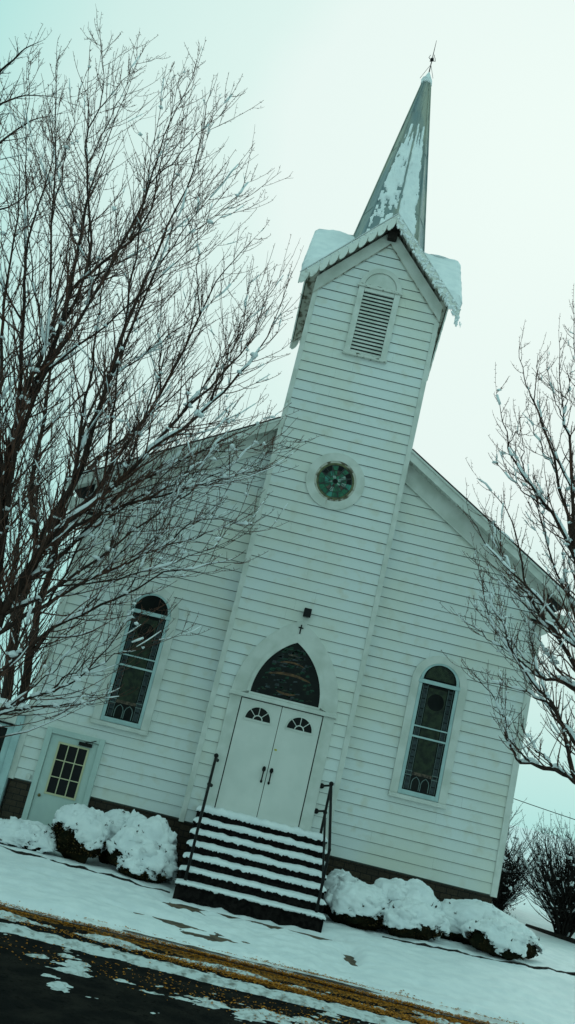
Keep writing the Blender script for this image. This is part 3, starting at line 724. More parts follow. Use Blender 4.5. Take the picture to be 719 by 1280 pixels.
# leaf litter
lf=MB(); rn=random.Random(11)
def leaf(x,y,z,s):
    a=rn.uniform(0,2*PI); ca,sa=math.cos(a)*s,math.sin(a)*s; t=rn.uniform(-.5,.5)*s; u=rn.uniform(-.5,.5)*s
    lf.add([(x-ca,y-sa,z+abs(t)*.3),(x+sa*.6,y-ca*.6,z+.3*abs(u)+.004),(x+ca,y+sa,z+max(t,0)),(x-sa*.6,y+ca*.6,z+max(u,0)+.002)],[(0,1,2,3)])
for i in range(42000):
    x=rn.uniform(-5,6.8)
    b=rn.random(); dens=.35+.65*sstep(-2.5,1.2,x)
    if rn.random()>dens: continue
    if b<.52: y=rn.gauss(kerbline(x)-.06,.055+.03*sstep(-1,2,x))
    elif b<.86:
        if x<-1.2 and rn.random()<.7: continue
        y=rn.gauss(-5.93+.03*N3(x,1,1),.075)
    elif b<.93: y=rn.uniform(-6.2,-5.3)
    else: y=rn.gauss(-7.3,.28); 
    z=-.497+.018*rn.random()
    if -5.345<y<-5.20: z=-.470+.03*rn.random()
    if y>-5.2: z=max(gz(x,y)+snowh(x,y)-sstep(kerbline(x)+.25,kerbline(x)-.02,y)*.11,-.40)+.004
    if y<-5.42: z=max(z,-.505+slush(x,y)+.002)
    leaf(x,y,z,rn.uniform(.009,.023))
tag(lf.build('fallen_leaves','litter',fix=False),'band of wet orange fallen leaves lying along the kerb','leaves',kind='stuff')
for i in range(700):
    x=rn.gauss(.3,1.1); y=rn.uniform(-5.1,-2.3)
    if abs(x)<2.6: leaf(x,y,max(gz(x,y)+snowh(x,y),-.43+.03)+.004,rn.uniform(.008,.016))
lb=MB(); vs=[];fs=[];hh=[]; X0=-5;X1=7;Y0=-6.15;Y1=-5.30;st=.03;nx=int((X1-X0)/st);ny=int((Y1-Y0)/st)
for i in range(nx+1):
    for j in range(ny+1):
        x=X0+st*i;y=Y0+st*j
        h=max((.013+.013*sstep(-2.5,1.5,x))*math.exp(-((y-(-5.38))/.13)**2),.020*sstep(-2,1,x)*math.exp(-((y+5.95)/.09)**2))+.012*FB(x*5,y*8,9,4)+.006*N3(x*17,y*22,1)-.011
        hh.append(h>0); vs.append((x,y,-.503+max(h,-.002)))
for i in range(nx):
    for j in range(ny):
        q=(i*(ny+1)+j,(i+1)*(ny+1)+j,(i+1)*(ny+1)+j+1,i*(ny+1)+j+1)
        if any(hh[k] for k in q): fs.append(q)
lb.add(vs,fs); tag(lb.build('leaf_mat','litterbed',smooth=True,fix=False),'brown trampled leaf mush in the gutter','leaves',kind='stuff')

# ---------------------------------------------------------------- steps
SX0,SX1=-1.13,1.37
steps=empty('front_steps',(.12,-1.2,-.36)); tag(steps,'dark masonry steps with snow on every tread, leading up to the double door','steps')
fronts=[-.36-.30*i for i in range(7)]; tops=[1.03-.182*i for i in range(7)]
for i in range(7):
    b=MB(); y1=-.03 if i==0 else fronts[i-1]-.001
    b.box(SX0+.0*i,SX1+.008*i,fronts[i],y1,-.7,tops[i]-.05); b.box(SX0-.02+.0*i,SX1+.02+.008*i,fronts[i]-.03,y1,tops[i]-.048,tops[i])
    st_=b.build('step','brickdark',steps); bevel(st_,.008)
    th=[.10,.072,.068,.066,.060,.048,.034][i]
    n=110; prof=9; vs=[];fs=[]
    x0=SX0-.02+.0*i; x1=SX1+.02+.008*i
    for a in range(n+1):
        x=x0+(x1-x0)*a/n; ed=min(1,min(a,n-a)/5.0)
        hN=th*(1+.38*N3(x*2.6,i*5,1)+.26*N3(x*8,i*3,4))*(.25+.75*math.sqrt(ed))
        ov=.035+.012*N3(x*7,i,8); dr=.018+.030*N3(x*10,i*7,2)+.030*N3(x*31,i*2,5)
        f0=fronts[i]-.03
        P=[(f0-ov*.35,tops[i]-max(.0,dr)),(f0-ov*.8,tops[i]-max(0,dr)*.6),(f0-ov,tops[i]+hN*.25),(f0-ov*.75,tops[i]+hN*.65),(f0-ov*.1,tops[i]+hN*.92),(f0+.06,tops[i]+hN),(f0+.16,tops[i]+hN*1.02),(y1-.02,tops[i]+hN*.97),(y1+.0,tops[i]+hN*.9)]
        for (yy,zz) in P: vs.append((x,yy+.004*N3(x*40,zz*40,i),zz+.003*N3(x*35,yy*35,i)))
    for a in range(n):
        for q in range(prof-1): fs.append((a*prof+q,(a+1)*prof+q,(a+1)*prof+q+1,a*prof+q+1))
    m=MB(); m.add(vs,fs); m.add([vs[q] for q in range(prof)],[tuple(range(prof))]); m.add([vs[n*prof+q] for q in range(prof)],[tuple(range(prof))])
    m.build('snow','snow',st_,smooth=True)
def railing(s,label):
    xt=1.24 if s>0 else -1.03; xb=1.28 if s>0 else -1.0; xf=1.09 if s>0 else -.99+.0
    r=empty('stair_railing',(xb,-1.2,0)); tag(r,label,'railing','iron railings of the front steps')
    yt,yb=-.30,-2.0
    m=MB(); m.tube([(xt,yt,1.03),(xt,yt,2.06)],.026,8); m.ball((xt,yt,2.06),.047,8,6); m.build('post','iron',r)
    m=MB(); m.tube([(xb,yb,-.08),(xb,yb,.99)],.026,8); m.ball((xb,yb,1.0),.03,8,6); m.build('post','iron',r)
    m=MB(); m.tube([(xt,yt,2.04),(xb,yb,.99)],.027,8); m.build('top_rail','iron',r)
    m=MB(); m.tube([(xt,yt,1.52),(xb,yb,.47)],.021,8); m.ball((xt,yt,1.52),.042,8,6); m.ball((xb,yb,.47),.03,8,6); m.build('middle_rail','iron',r)
    for z in (1.98,1.50):
        m=MB(); m.tube([(xf,-.03,z),(xf,-.055,z)],.052,12); m.tube([(xf,-.05,z),(xt,yt,z+.05)],.021,8); m.ball((xf,-.06,z),.035,8,6,(1,.6,1)); m.build('wall_bracket','iron',r)
railing(1,'black iron pipe railing on the right side of the snowy steps')
railing(-1,'black iron pipe railing on the left side of the snowy steps')

# ---------------------------------------------------------------- snowy shrubs
def shrub(x,y,rx,ry,h,label,seed,cover=.35,lobes=None,fol='needle',zb=None,bias=None):
    z0=gz(x,y)+.02 if zb is None else zb
    root=empty('snowy_shrub',(x,y,z0)); tag(root,label,'shrub','snow-covered shrubs along the church front')
    rn=random.Random(seed)
    if lobes is None:
        lobes=[(0,0,1,1)]+[(rn.uniform(-.5,.5)*rx,rn.uniform(-.5,.3)*ry,rn.uniform(.5,.7),rn.uniform(.72,1.0)) for _ in range(4)]
    m=MB()
    # foliage: small leaf faces through the volume plus twiggy stems
    for i in range(int(9500*rx*ry*4*max(.5,h))):
        lx,ly,ls,lh=rn.choice(lobes)
        a=rn.uniform(0,2*PI); b=math.asin(rn.uniform(-.2,1)); rr=rn.uniform(.72,1.02)
        px=x+lx+rx*ls*.93*rr*math.cos(a)*math.cos(b); py=y+ly+ry*ls*.93*rr*math.sin(a)*math.cos(b); pz=z0+h*lh*(.40+.53*rr*math.sin(b)) if b>0 else z0+h*lh*(.40+.42*math.sin(b)*2)
        if pz<z0: pz=z0+rn.random()*.1
        s=rn.uniform(.012,.03); d=Vector((rn.uniform(-1,1),rn.uniform(-1,1),rn.uniform(-.6,1))).normalized(); e=d.orthogonal().normalized()*s*.5
        P=Vector((px,py,pz)); m.cur=1 if rn.random()<.22 else 0
        m.add([P-d*s,P+e,P+d*s,P-e],[(0,1,2,3)])
    m.build('foliage',['needle','deadleaf'],root,fix=False)
    m=MB()
    for i in range(22):
        a=rn.uniform(0,2*PI); t=rn.uniform(.3,.85)
        m.tube([(x+.05*math.cos(a),y+.05*math.sin(a),z0-.05),(x+rx*t*.5*math.cos(a),y+ry*t*.5*math.sin(a),z0+h*.35),(x+rx*t*math.cos(a),y+ry*t*math.sin(a),z0+h*rn.uniform(.5,.8))],[.014,.009,.003],4)
    for i in range(int(60*rx)):
        lx,ly,ls,lh=rn.choice(lobes); a=rn.uniform(0,2*PI); b=rn.uniform(.0,1.2); q=rn.uniform(1.02,1.14)
        c0=Vector((x+lx,y+ly,z0+h*lh*.44)); d=Vector((rx*ls*math.cos(a)*math.cos(b),ry*ls*math.sin(a)*math.cos(b),h*lh*.58*math.sin(b)))
        e=c0+d*q; m.tube([c0+d*.6,e,e+Vector((rn.uniform(-.03,.03),rn.uniform(-.03,.03),rn.uniform(.02,.06)))],[.006,.005,.003],3)
        for _ in range(3):
            w=Vector((rn.uniform(-1,1),rn.uniform(-1,1),rn.uniform(-.3,1))).normalized()*.018; p_=e+w; v_=w.orthogonal()*.6
            m.add([p_-w,p_+v_,p_+w,p_-v_],[(0,1,2,3)])
    # dark inner mass so that nothing shows through
    for lx,ly,ls,lh in lobes: m.ball((x+lx,y+ly,z0+h*lh*.42),1,14,9,(rx*ls*.74,ry*ls*.74,h*lh*.38),.5,seed)
    m.build('stem','needle',root)
    # snow: one shell per lobe, ragged lower edge
    m=MB()
    for q,(lx,ly,ls,lh) in enumerate(lobes):
        nu,nv=84,44; vs=[];fs=[];kp=[]
        for i in range(nv+1):
            ph=PI*.80*i/nv
            for j in range(nu):
                t=2*PI*j/nu; d=Vector((math.sin(ph)*math.cos(t),math.sin(ph)*math.sin(t),math.cos(ph)))
                big=FB(d.x*1.5+seed*3.1+q,d.y*1.5,d.z*1.5,2); fine=FB(d.x*6+q,d.y*6,d.z*6+seed,4)
                r=1.0+.19*big+.075*fine+.02*N3(d.x*26,d.y*26,d.z*26)
                cut=.5*math.cos(cover*PI)+.0
                thr=(d.z)-(-.05+cover*.9-.50+.45*FB(d.x*1.6+seed+q*2,d.y*1.6,seed,3)+.46*N3(d.x*4.2,d.z*4.2,q+seed)+.16*N3(d.x*13,d.z*13,d.y*13))
                if bias: thr-=1.3*bias[3]*max(0,(d.x*bias[0]+d.y*bias[1]+d.z*bias[2])-bias[4])
                on=thr>0 ; kp.append(on)
                th=min(1,max(0,thr)*3.0)
                r=r*(.93+.10*math.sqrt(th))
                zc=z0+h*lh*.44; sz=h*lh*(.60 if d.z>0 else .44)
                vs.append((x+lx+d.x*rx*ls*r,y+ly+d.y*ry*ls*r,max(z0-.03,zc+d.z*sz*r)))
        for i in range(nv):
            for j in range(nu):
                qd=(i*nu+j,(i+1)*nu+j,(i+1)*nu+(j+1)%nu,i*nu+(j+1)%nu)
                if sum(kp[k] for k in qd)>=2: fs.append(qd)
        m.add(vs,fs)
    for i in range(int(34*rx*2)):
        lx,ly,ls,lh=rn.choice(lobes); a=rn.uniform(0,2*PI); b=rn.uniform(-.15,1.3); r=rn.uniform(.06,.15)
        ex=(rx*ls*.90*math.cos(a)*math.cos(b),ry*ls*.90*math.sin(a)*math.cos(b),h*lh*(.58 if b>0 else .42)*.9*math.sin(b))
        if b<.1+cover*.5 and rn.random()<.6: continue
        if bias and math.cos(a)*math.cos(b)*bias[0]+math.sin(a)*math.cos(b)*bias[1]+math.sin(b)*bias[2]>bias[4]: continue
        m.ball((x+lx+ex[0],y+ly+ex[1],z0+h*lh*.44+ex[2]),r,12,8,(1.1,1.1,.8),.8,rn.uniform(0,90))
    m.build('snow_cap','snow',root,smooth=True,fix=False)
SH=[
 (-4.05,-.75,.66,.45,.46,'low mound of snow over a flat shrub below the side door',1,.10,None),
 (-3.08,-.75,.56,.44,.92,'round shrub with a thick snow cap and dark green side, second from the left',2,.62,[(0,0,1,1),(.12,-.12,.62,.80),(-.2,.1,.7,.95)]),
 (-2.35,-.05,.62,.4,.98,'low shrub with flat snow cap against the wall, left of the steps',3,.45,None),
 (-1.86,-.85,.62,.55,1.02,'cone-shaped shrub buried in snow immediately left of the steps',4,.30,[(0,.1,.9,1),(-.15,-.1,.8,.8),(.2,-.25,.72,.62),(0,-.35,.6,.4)]),
 (1.85,-.15,.5,.3,.78,'small shrub with thin snow pressed against the wall right of the steps',5,.66,None),
 (2.15,-1.0,.60,.48,.72,'broad snow-laden shrub nearest the right side of the steps',6,.46,None),
 (3.02,-.55,.68,.55,.88,'tallest snow-laden shrub under the right arched window',7,.34,None),
 (3.15,-1.2,.55,.40,.66,'lumpy shrub with brown leaves showing under its snow, in the middle of the right row',8,.48,None),
 (4.45,-.35,.78,.50,.76,'wide smooth snow-covered shrub at the right corner of the church',9,.26,None),
 (4.50,-1.25,.50,.38,.60,'snow-covered shrub with a dark gap at the right end of the row',10,.44,None),
 (5.12,-.75,.42,.36,.52,'last small shrub past the church corner, dark twigs poking out of its snow',11,.60,None),
]
BI={2:(-.75,-.62,-.2,2.6,.62),4:(-.6,-.7,-.35,2.2,.72),5:(.3,-.9,-.1,1.6,.5),7:(-.75,-.6,-.2,2.4,.75),8:(.3,-.8,-.5,2.0,.62),10:(-.75,-.6,-.15,2.6,.66),11:(.3,-.93,0,2.4,.5),6:(.5,-.7,-.5,1.8,.66),9:(.1,-.8,-.55,1.8,.72)}
for s_ in SH: shrub(*s_[:5],s_[5],s_[6],s_[7],s_[8],bias=BI.get(s_[6]))

# garden edging
def edging(pts,label,w=.03,h=.055,seed=0):
    m=MB(); P=[]
    for i in range(len(pts)-1):
        a=Vector(pts[i]);b=Vector(pts[i+1]);n=max(2,int((b-a).length/.08))
        for k in range(n): P.append(a.lerp(b,k/n))
    P.append(Vector(pts[-1]))
    vs=[];fs=[]
    for i,p in enumerate(P):
        z=gz(p.x,p.y)+snowh(p.x,p.y)+h*(.25+.7*FB(p.x*2.2,p.y,seed,3)+.4*N3(p.x*12,1,seed))
        vs+=[(p.x,p.y-w/2,z-.25),(p.x,p.y-w/2,z),(p.x,p.y+w/2,z+.01),(p.x,p.y+w/2,z-.25)]
    for i in range(len(P)-1):
        for q in range(3): fs.append((i*4+q,(i+1)*4+q,(i+1)*4+q+1,i*4+q+1))
    m.add(vs,fs); o=m.build('garden_edging','timber'); tag(o,label,'edging'); return o
edging([(-4.9,-1.62,0),(-3.2,-1.80,0),(-1.2,-1.95,0)],'dark bed edging poking through the snow left of the steps',seed=1)
edging([(2.5,-1.75,0),(4.2,-1.80,0),(6.6,-1.62,0)],'dark bed edging poking through the snow right of the steps',seed=6)
t=MB(); t.tube([(7.0,4.9,-.12),(8.0,3.5,-.08),(9.6,1.6,-.05)],.10,6); o=t.build('timber_border','timber'); tag(o,'dark timber border partly under snow at the right edge beyond the church','border')
b=MB(); n=30; vs=[];fs=[]
for i in range(n+1):
    for j in range(n*2):
        r=i/n; a=2*PI*j/(n*2); x=9.9+2.2*r*math.cos(a); y=6.2+2.0*r*math.sin(a); vs.append((x,y,-.2+.62*(1-r*r)**1.5*(1+.1*N3(x*2,y*2,0))+.02*N3(x*8,y*8,1)-.1*(r>=1)))
for i in range(n):
    for j in range(n*2): fs.append((i*2*n+j,(i+1)*2*n+j,(i+1)*2*n+(j+1)%(2*n),i*2*n+(j+1)%(2*n)))
b.add(vs,fs); tag(b.build('snow_bank','snow',smooth=True,fix=False),kind='structure')
# wire
w=MB(); P=[]
for i in range(25):
    t_=i/24; x=4.95+16*t_; y=8.0; P.append((x,y,3.02-.13*(x-4.95)*.9+.012*(x-4.95)*(x-4.95)*.4))
w.tube(P,.011,5); tag(w.build('overhead_wire','iron'),'thin black cable running from the right side of the church to the edge','wire')
from mathutils import Quaternion, Matrix
# ---------------------------------------------------------------- trees
def smooth_path(pts,sub=5):
    P=[Vector(p) for p in pts]; out=[]
    for i in range(len(P)-1):
        p0=P[max(i-1,0)];p1=P[i];p2=P[i+1];p3=P[min(i+2,len(P)-1)]
        for k in range(sub):
            t=k/sub; out.append(.5*((2*p1)+(p2-p0)*t+(2*p0-5*p1+4*p2-p3)*t*t+(3*p1-p0-3*p2+p3)*t**3))
    out.append(P[-1]); return out
class Tree:
    def __init__(s,seed,up=.55,cl=1,sp=1.):
        s.cl=cl; s.sp=sp; s.r=random.Random(seed); s.depth=0; s.limbs=MB(); s.tw=MB(); s.sn=MB(); s.all=[]; s.up=up
    def wob(s,P,amp):
        q=s.r.uniform(0,99)
        return [p+Vector((N3(i*.45+q,0,0),N3(0,i*.45+q,0),N3(0,0,i*.45+q)))*amp*min(1,i/3) for i,p in enumerate(P)]
    def snow_on(s,P,R,dens,wide=1.0):
        i=0; n=len(P)
        while i<n-2:
            if s.r.random()<dens:
                L=s.r.randint(1,3); seg=P[i:i+L+1]; 
                if len(seg)<2: break
                rr=[]; out=[]
                for k,p in enumerate(seg):
                    f=math.sin(PI*(k+.5)/len(seg)); r=(R[min(i+k,n-1)]*.9+s.r.uniform(.010,.024)*wide)*(.45+.55*f)
                    rr.append(r); out.append(p+Vector((0,0,R[min(i+k,n-1)]*.7+r*.45)))
                d=(out[-1]-out[0])
                hz=math.sqrt(d.x**2+d.y**2)/(d.length+1e-6)
                if hz>.5 or s.r.random()<.08: s.sn.tube(out,rr,6)
                i+=L
            i+=1
    def clump(s,p,r):
        s.sn.ball(p+Vector((0,0,r*.4)),r,7,5,(s.r.uniform(.9,1.6),s.r.uniform(.9,1.4),s.r.uniform(.6,.9)),.9,s.r.uniform(0,50))
    def limb(s,pts,r0,r1,spawn=True,snap=True,dens=.30,sub=5,twl=1.0,second=True,thick=1.05):
        P=[Vector(p) for p in pts]
        if snap and s.all:
            best=min(((q-P[0]).length,i) for i,(q,_) in enumerate(s.all))
            q,rq=s.all[best[1]]
            if best[0]<1.2: 
                P[0]=q.copy(); r0=min(r0,rq*.9)
        path=s.wob(smooth_path(P,sub),.07); n=len(path)
        R=[max(r1,(r0*(1-i/(n-1))**1.25)*thick+r1) for i in range(n)]
        s.limbs.tube(path,R,7); s.all+=list(zip(path,R)); s.snow_on(path,R,dens)
        for i in range(n-1):
            if path[i].z<9 and s.r.random()<.30*s.cl and r0>.02 and spawn: s.clump(path[i]+Vector((0,0,R[i]*.6)),s.r.uniform(.022,.065))
        if not spawn: return
        # lengths along
        tot=sum((path[i+1]-path[i]).length for i in range(n-1)); acc=0; nxt=.35
        for i in range(n-1):
            seg=(path[i+1]-path[i]); L=seg.length
            while acc+L>nxt:
                t=(nxt-acc)/L; p=path[i].lerp(path[i+1],t); fr=nxt/tot
                ln=(.55+1.45*(1-fr))*s.r.uniform(.55,1.2)*twl
                s.branch(p,seg.normalized(),ln,max(.0062,R[i]*.5),fr); nxt+=s.r.uniform(.13,.27)*s.sp
            acc+=L
        s.branch(path[-1],(path[-1]-path[-2]).normalized(),.5,r1,1)
        if second and tot>3:
            for fr in ((.25,.45,.66) if s.sp<1.3 else (.4,)):
                i=int(fr*(n-1)); d=(path[i+1]-path[i]).normalized(); ax=d.orthogonal().normalized()
                ax.rotate(Quaternion(d,s.r.uniform(0,2*PI))); v=(d+ax*s.r.uniform(.45,.8)).normalized()
                if v.z<.1: v.z=.1
                ln=(tot*(1-fr)*s.r.uniform(.5,.8)+.5)*(.6 if twl<.7 else 1); c=path[i].copy(); Q=[c.copy()]
                for k in range(4):
                    v=(v+Vector((0,0,.10))).normalized(); c=c+v*ln/4; Q.append(c.copy())
                s.limb(Q,R[i]*.55,.004,True,False,dens,4,twl,False,1)
    def branch(s,p,d,ln,r,fr):
        ax=d.orthogonal().normalized(); ax.rotate(Quaternion(d,s.r.uniform(0,2*PI)))
        a=math.radians(s.r.uniform(28,55)) if fr<1 else .1
        v=(d*math.cos(a)+ax*math.sin(a)).normalized()
        if v.z<-.1: v.z=abs(v.z)*.3
        r=min(r,.020); k=6; P=[p]; c=p.copy()
        q=s.r.uniform(0,99)
        for i in range(k):
            v=(v+Vector((0,0,s.up*.22))+Vector((N3(q,i*.7,0),N3(0,q,i*.7),N3(i*.7,0,q)))*.22).normalized()
            c=c+v*ln/k; P.append(c.copy())
        R=[max(.0038,r*(1-i/k)+.0038*(i/k)) for i in range(k+1)]
        s.tw.tube(P,R,3,False)
        if s.r.random()<(.42 if p.z<8.5 else .12)*s.cl: s.snow_on(P,R,.16,.42)
        if s.r.random()<(.13 if p.z<8.5 else .04)*s.cl: s.clump(P[s.r.randint(0,2)],s.r.uniform(.016,.045))
        if s.depth==0 and ln>.6 and s.r.random()<.75:
            s.depth=1
            for _ in range(s.r.randint(1,2)):
                i=s.r.randint(1,k-2); s.branch(P[i].copy(),(P[i+1]-P[i]).normalized(),ln*s.r.uniform(.35,.6),r*.6,.5)
            s.depth=0
        for i in range(1,k+1):
            seg=P[i]-P[i-1]; m=max(1,int(seg.length/.11))
            for j in range(m):
                if s.r.random()<.23: s.twig(P[i-1].lerp(P[i],s.r.random()),seg.normalized(),ln*s.r.uniform(.14,.42)*(1-.5*i/k)+.05)
                s.spur(P[i-1].lerp(P[i],s.r.random()),seg)
    def twig(s,p,d,ln):
        w=Vector((s.r.uniform(-1,1),s.r.uniform(-1,1),s.r.uniform(-.5,1))).normalized()
        v=(d*.75+w*.65+Vector((0,0,.18))).normalized(); P=[p]; c=p.copy()
        for i in range(3):
            v=(v+Vector((0,0,.14*s.up/.55))+Vector((s.r.uniform(-1,1),s.r.uniform(-1,1),s.r.uniform(-1,1)))*.13).normalized(); c=c+v*ln/3; P.append(c.copy())
        s.tw.tube(P,[.0036,.0032,.0029,.0024],3,False)
        if ln>.16 and s.r.random()<.5:
            for _ in range(2): s.spur(P[s.r.randint(1,2)],v)
        if s.r.random()<.03: s.sn.tube([P[0]+Vector((0,0,.006)),P[1]+Vector((0,0,.010)),P[2]+Vector((0,0,.006))],[.006,.011,.005],4)
    def spur(s,p,d):
        w=Vector((s.r.uniform(-1,1),s.r.uniform(-1,1),s.r.uniform(-.3,1))).normalized()*s.r.uniform(.018,.05)
        s.tw.tube([p,p+w],[.0034,.0048],3,False)
    def finish(s,name,loc,label,cat,group=None,bark='bark',tw='twig'):
        root=empty(name,loc); tag(root,label,cat,group)
        s.limbs.build('trunk',bark,root,smooth=True,fix=False); s.tw.build('crown',tw,root,fix=False)
        if s.sn.v: s.sn.build('snow','snow',root,smooth=True,fix=False)
        return root
GL='bare trees around the church'
A=Tree(21)
A.limb([(-5.35,-3,-.5),(-5.3,-3,.4),(-5.05,-3,1.2),(-5.0,-3,1.9)],.17,.10,False,False,.1)
for n_,P,r0,r1 in LIMBS:
    if n_=='A': A.limb(P,r0,r1)
A.finish('bare_tree',(-5.35,-3,-.4),'big bare tree with snow-dusted reddish branches spreading in front of the left church wall','tree',GL)
B=Tree(5)
B.limb([(-5.9,2.6,-.4),(-5.9,2.55,.6),(-5.85,2.5,1.5)],.19,.14,False,False,.05)
for n_,P,r0,r1 in LIMBS:
    if n_=='B': B.limb(P,r0,r1)
B.finish('bare_tree',(-5.9,2.6,-.4),'dark two-stemmed bare tree rising behind the annex roof','tree',GL)
D=Tree(33,.55,.8,.8)
D.limb([(6.35,-3,-.3),(6.3,-3,.8),(6.2,-3,1.9),(6.1,-3,2.7),(5.95,-3,3.6),(5.8,-2.9,5.2)],.15,.05,False,False,.1)
for n_,P,r0,r1 in LIMBS:
    if n_=='D': D.limb(P,r0*1.15,r1,dens=.40,twl=.58)
D.finish('bare_tree',(6.35,-3,-.2),'bare tree with snow-laden curving branches reaching in from the right edge','tree',GL)
# far tree top left: fine dark arching branches
Fz=Tree(8,.2)
Fz.limb([(-13.8,6,-.4),(-13.7,6,6),(-13.3,5.6,11),(-12.7,5.2,15)],.26,.08,False,False,0)
for P in ([(-12.7,5.2,15),(-12.1,5,17.4),(-11.3,5,18.6),(-10.1,5,18.9)],[(-12.7,5.2,15),(-12.2,5,18.5),(-11.7,5,20.0),(-11.2,5,20.6)],[(-12.7,5.2,15),(-11.8,5,16.2),(-10.8,4.8,17.6),(-10.0,4.8,18.2)],[(-12.9,5.2,14),(-11.6,5.2,14.8),(-10.6,5.2,15.2),(-9.6,5,16.4)]):
    Fz.limb(P,.06,.006,dens=0,second=False)
Fz.finish('bare_tree',(-13.8,6,-.4),'taller distant bare tree whose fine dark twigs show in the top left corner','tree',GL,bark='farbark',tw='farbark')
# big bare shrub beyond the right corner
def bareshrub(seed,x,y,z,n,h,spread,label,tilt=(0,0),leafy=False):
    T=Tree(seed,.45,.35,.8)
    for i in range(n):
        a=T.r.uniform(0,2*PI); s_=spread*math.sqrt(T.r.random()); hh=h*T.r.uniform(.72,1.0)*(1-.25*(s_/spread)**2)
        dx,dy=math.cos(a)*s_+tilt[0],math.sin(a)*s_+tilt[1]
        T.limb([(x+dx*.06,y+dy*.06,z),(x+dx*.25,y+dy*.25,z+hh*.33),(x+dx*.65,y+dy*.65,z+hh*.68),(x+dx,y+dy,z+hh)],T.r.uniform(.02,.045),.005,True,False,.07,4,.62,False)
    for i in range(50 if not leafy else 25):
        P=T.all[T.r.randrange(len(T.all))][0]
        if P.z>z+h*.35: T.clump(P+Vector((T.r.uniform(-.2,.2),T.r.uniform(-.2,.2),T.r.uniform(-.05,.15))),T.r.uniform(.02,.05))
    if leafy:
        for i in range(3200):
            P=T.all[T.r.randrange(len(T.all))][0]+Vector((T.r.gauss(0,.13),T.r.gauss(0,.13),T.r.gauss(0,.13))); s_=T.r.uniform(.015,.032)
            d=Vector((T.r.uniform(-1,1),T.r.uniform(-1,1),T.r.uniform(-1,1))).normalized(); e=d.orthogonal().normalized()*s_*.6
            T.tw.add([P-d*s_,P+e,P+d*s_,P-e],[(0,1,2,3)])
    return T.finish('bare_shrub',(x,y,z),label,'bush','winter bushes beyond the church',bark='farbark',tw='farbark')
bareshrub(41,7.7,4.4,-.15,70,2.45,1.75,'large many-stemmed bare bush with snow on its twigs at the right edge')
bareshrub(42,6.05,4.2,-.15,20,1.75,.55,'narrow dark leafy bush touching the right corner of the church',leafy=True)
bareshrub(43,6.9,7.5,-.2,16,2.7,1.2,'pale snowy bush behind, between the dark bush and the many-stemmed one')
bareshrub(44,9.6,8.0,-.2,20,3.1,1.5,'farthest bare bush, half hidden at the right edge')
T=Tree(51,.5); T.limb([(6.9,9.0,-.3),(6.95,9,1.2),(7.0,9,2.3),(7.05,9,3.3)],.035,.006,True,False,.1,4,.5)
T.finish('sapling',(6.9,9,-.3),'slender bare sapling standing up against the sky beyond the church corner','tree',bark='farbark',tw='farbark')

# ---------------------------------------------------------------- sky and light
wd=bpy.data.worlds.new('World'); SC.world=wd; wd.use_nodes=True; nt=wd.node_tree; n=nt.nodes; l=nt.links
bg=n['Background']; sky=n.new('ShaderNodeTexSky'); sky.sky_type='NISHITA'; sky.sun_disc=False
SE=math.radians(38); SR=math.radians(12)
sky.sun_elevation=SE; sky.sun_rotation=SR; sky.air_density=1.4; sky.dust_density=5
bright=Vector((math.sin(SR)*math.cos(math.radians(32)),math.cos(SR)*math.cos(math.radians(32)),math.sin(math.radians(32)))).normalized()
tc=n.new('ShaderNodeTexCoord')
nrm=n.new('ShaderNodeVectorMath'); nrm.operation='NORMALIZE'; l.new(tc.outputs['Generated'],nrm.inputs[0])
dt=n.new('ShaderNodeVectorMath'); dt.operation='DOT_PRODUCT'; l.new(nrm.outputs[0],dt.inputs[0]); dt.inputs[1].default_value=bright
no=n.new('ShaderNodeTexNoise'); no.inputs['Scale'].default_value=2.2; no.inputs['Detail'].default_value=4; l.new(nrm.outputs[0],no.inputs[0])
ad=n.new('ShaderNodeMath'); ad.operation='MULTIPLY_ADD'; l.new(no.outputs[0],ad.inputs[0]); ad.inputs[1].default_value=.06; l.new(dt.outputs['Value'],ad.inputs[2])
cr=n.new('ShaderNodeValToRGB'); l.new(ad.outputs[0],cr.inputs[0])
el=cr.color_ramp.elements; el[0].position=0; el[1].position=1
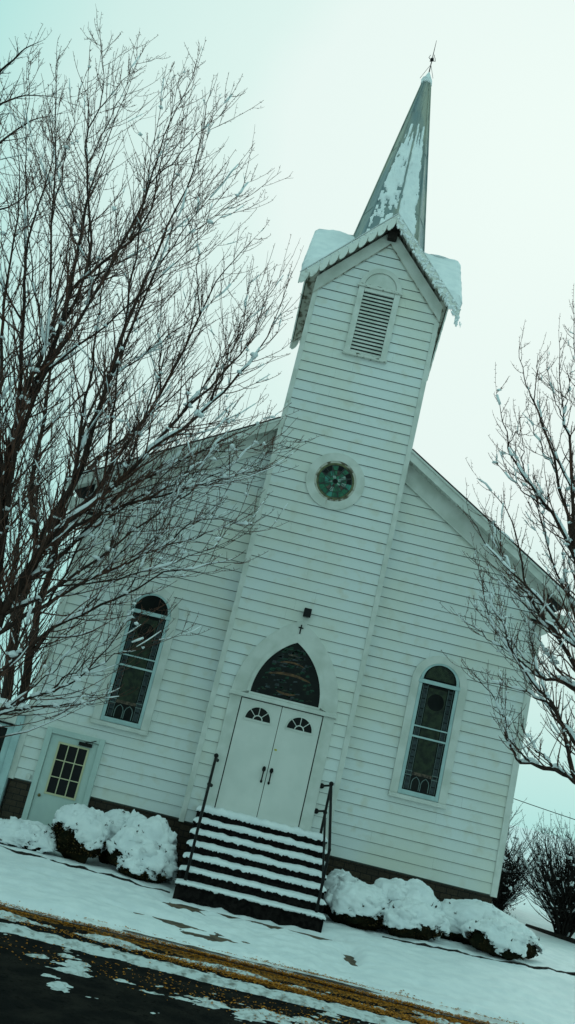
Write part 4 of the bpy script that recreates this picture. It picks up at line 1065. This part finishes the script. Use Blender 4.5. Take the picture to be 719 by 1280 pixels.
SKYR=[(0,(.40,.68,.66)),(.45,(.41,.70,.68)),(.75,(.37,.69,.66)),(.86,(.41,.76,.72)),(.93,(.62,.845,.80)),(.985,(.70,.885,.84)),(1.0,(.78,.91,.875))]
for i,(p_,c_) in enumerate(SKYR):
    e=el[0] if i==0 else (el[1] if i==len(SKYR)-1 else cr.color_ramp.elements.new(p_))
    if i==len(SKYR)-1: e=cr.color_ramp.elements[-1]
    e.color=(*c_,1)
# thin veil of the physical sky on top of the cloud deck
sm=n.new('ShaderNodeMix'); sm.data_type='RGBA'; sm.blend_type='ADD'; sm.inputs[0].default_value=.0012
l.new(cr.outputs[0],sm.inputs[6]); l.new(sky.outputs[0],sm.inputs[7]); l.new(sm.outputs[2],bg.inputs[0]); bg.inputs[1].default_value=1.0
sl=bpy.data.lights.new('sun','SUN'); sl.energy=.5; sl.angle=math.radians(25); sl.color=(.80,1,.95)
so=bpy.data.objects.new('sun',sl); COL.objects.link(so)
sd_=Vector((math.sin(SR)*math.cos(SE),math.cos(SR)*math.cos(SE),math.sin(SE)))
so.rotation_euler=sd_.to_track_quat('Z','Y').to_euler()

# ---------------------------------------------------------------- camera
cam=bpy.data.cameras.new('camera'); co=bpy.data.objects.new('camera',cam); COL.objects.link(co); SC.camera=co
yaw,pit,rol=.0091,.2526,.2406
F_=Vector((-math.sin(yaw)*math.cos(pit),math.cos(yaw)*math.cos(pit),math.sin(pit)))
R_=Vector((math.cos(yaw),math.sin(yaw),0)); U_=R_.cross(F_)
r2=R_*math.cos(rol)+U_*math.sin(rol); u2=-R_*math.sin(rol)+U_*math.cos(rol)
mm=Matrix((r2,u2,-F_)).transposed().to_4x4(); mm.translation=Vector((-0.6443,-19.3369,2.1675)); co.matrix_world=mm
cam.sensor_fit='VERTICAL'; cam.sensor_height=24; cam.lens=24*1200.2/1280; cam.clip_end=3000; cam.clip_start=.1
SC.view_settings.view_transform='Standard'; SC.view_settings.look='None'; SC.view_settings.exposure=0; SC.view_settings.gamma=1
SC.render.resolution_x=575; SC.render.resolution_y=1024
SC.render.engine='CYCLES'
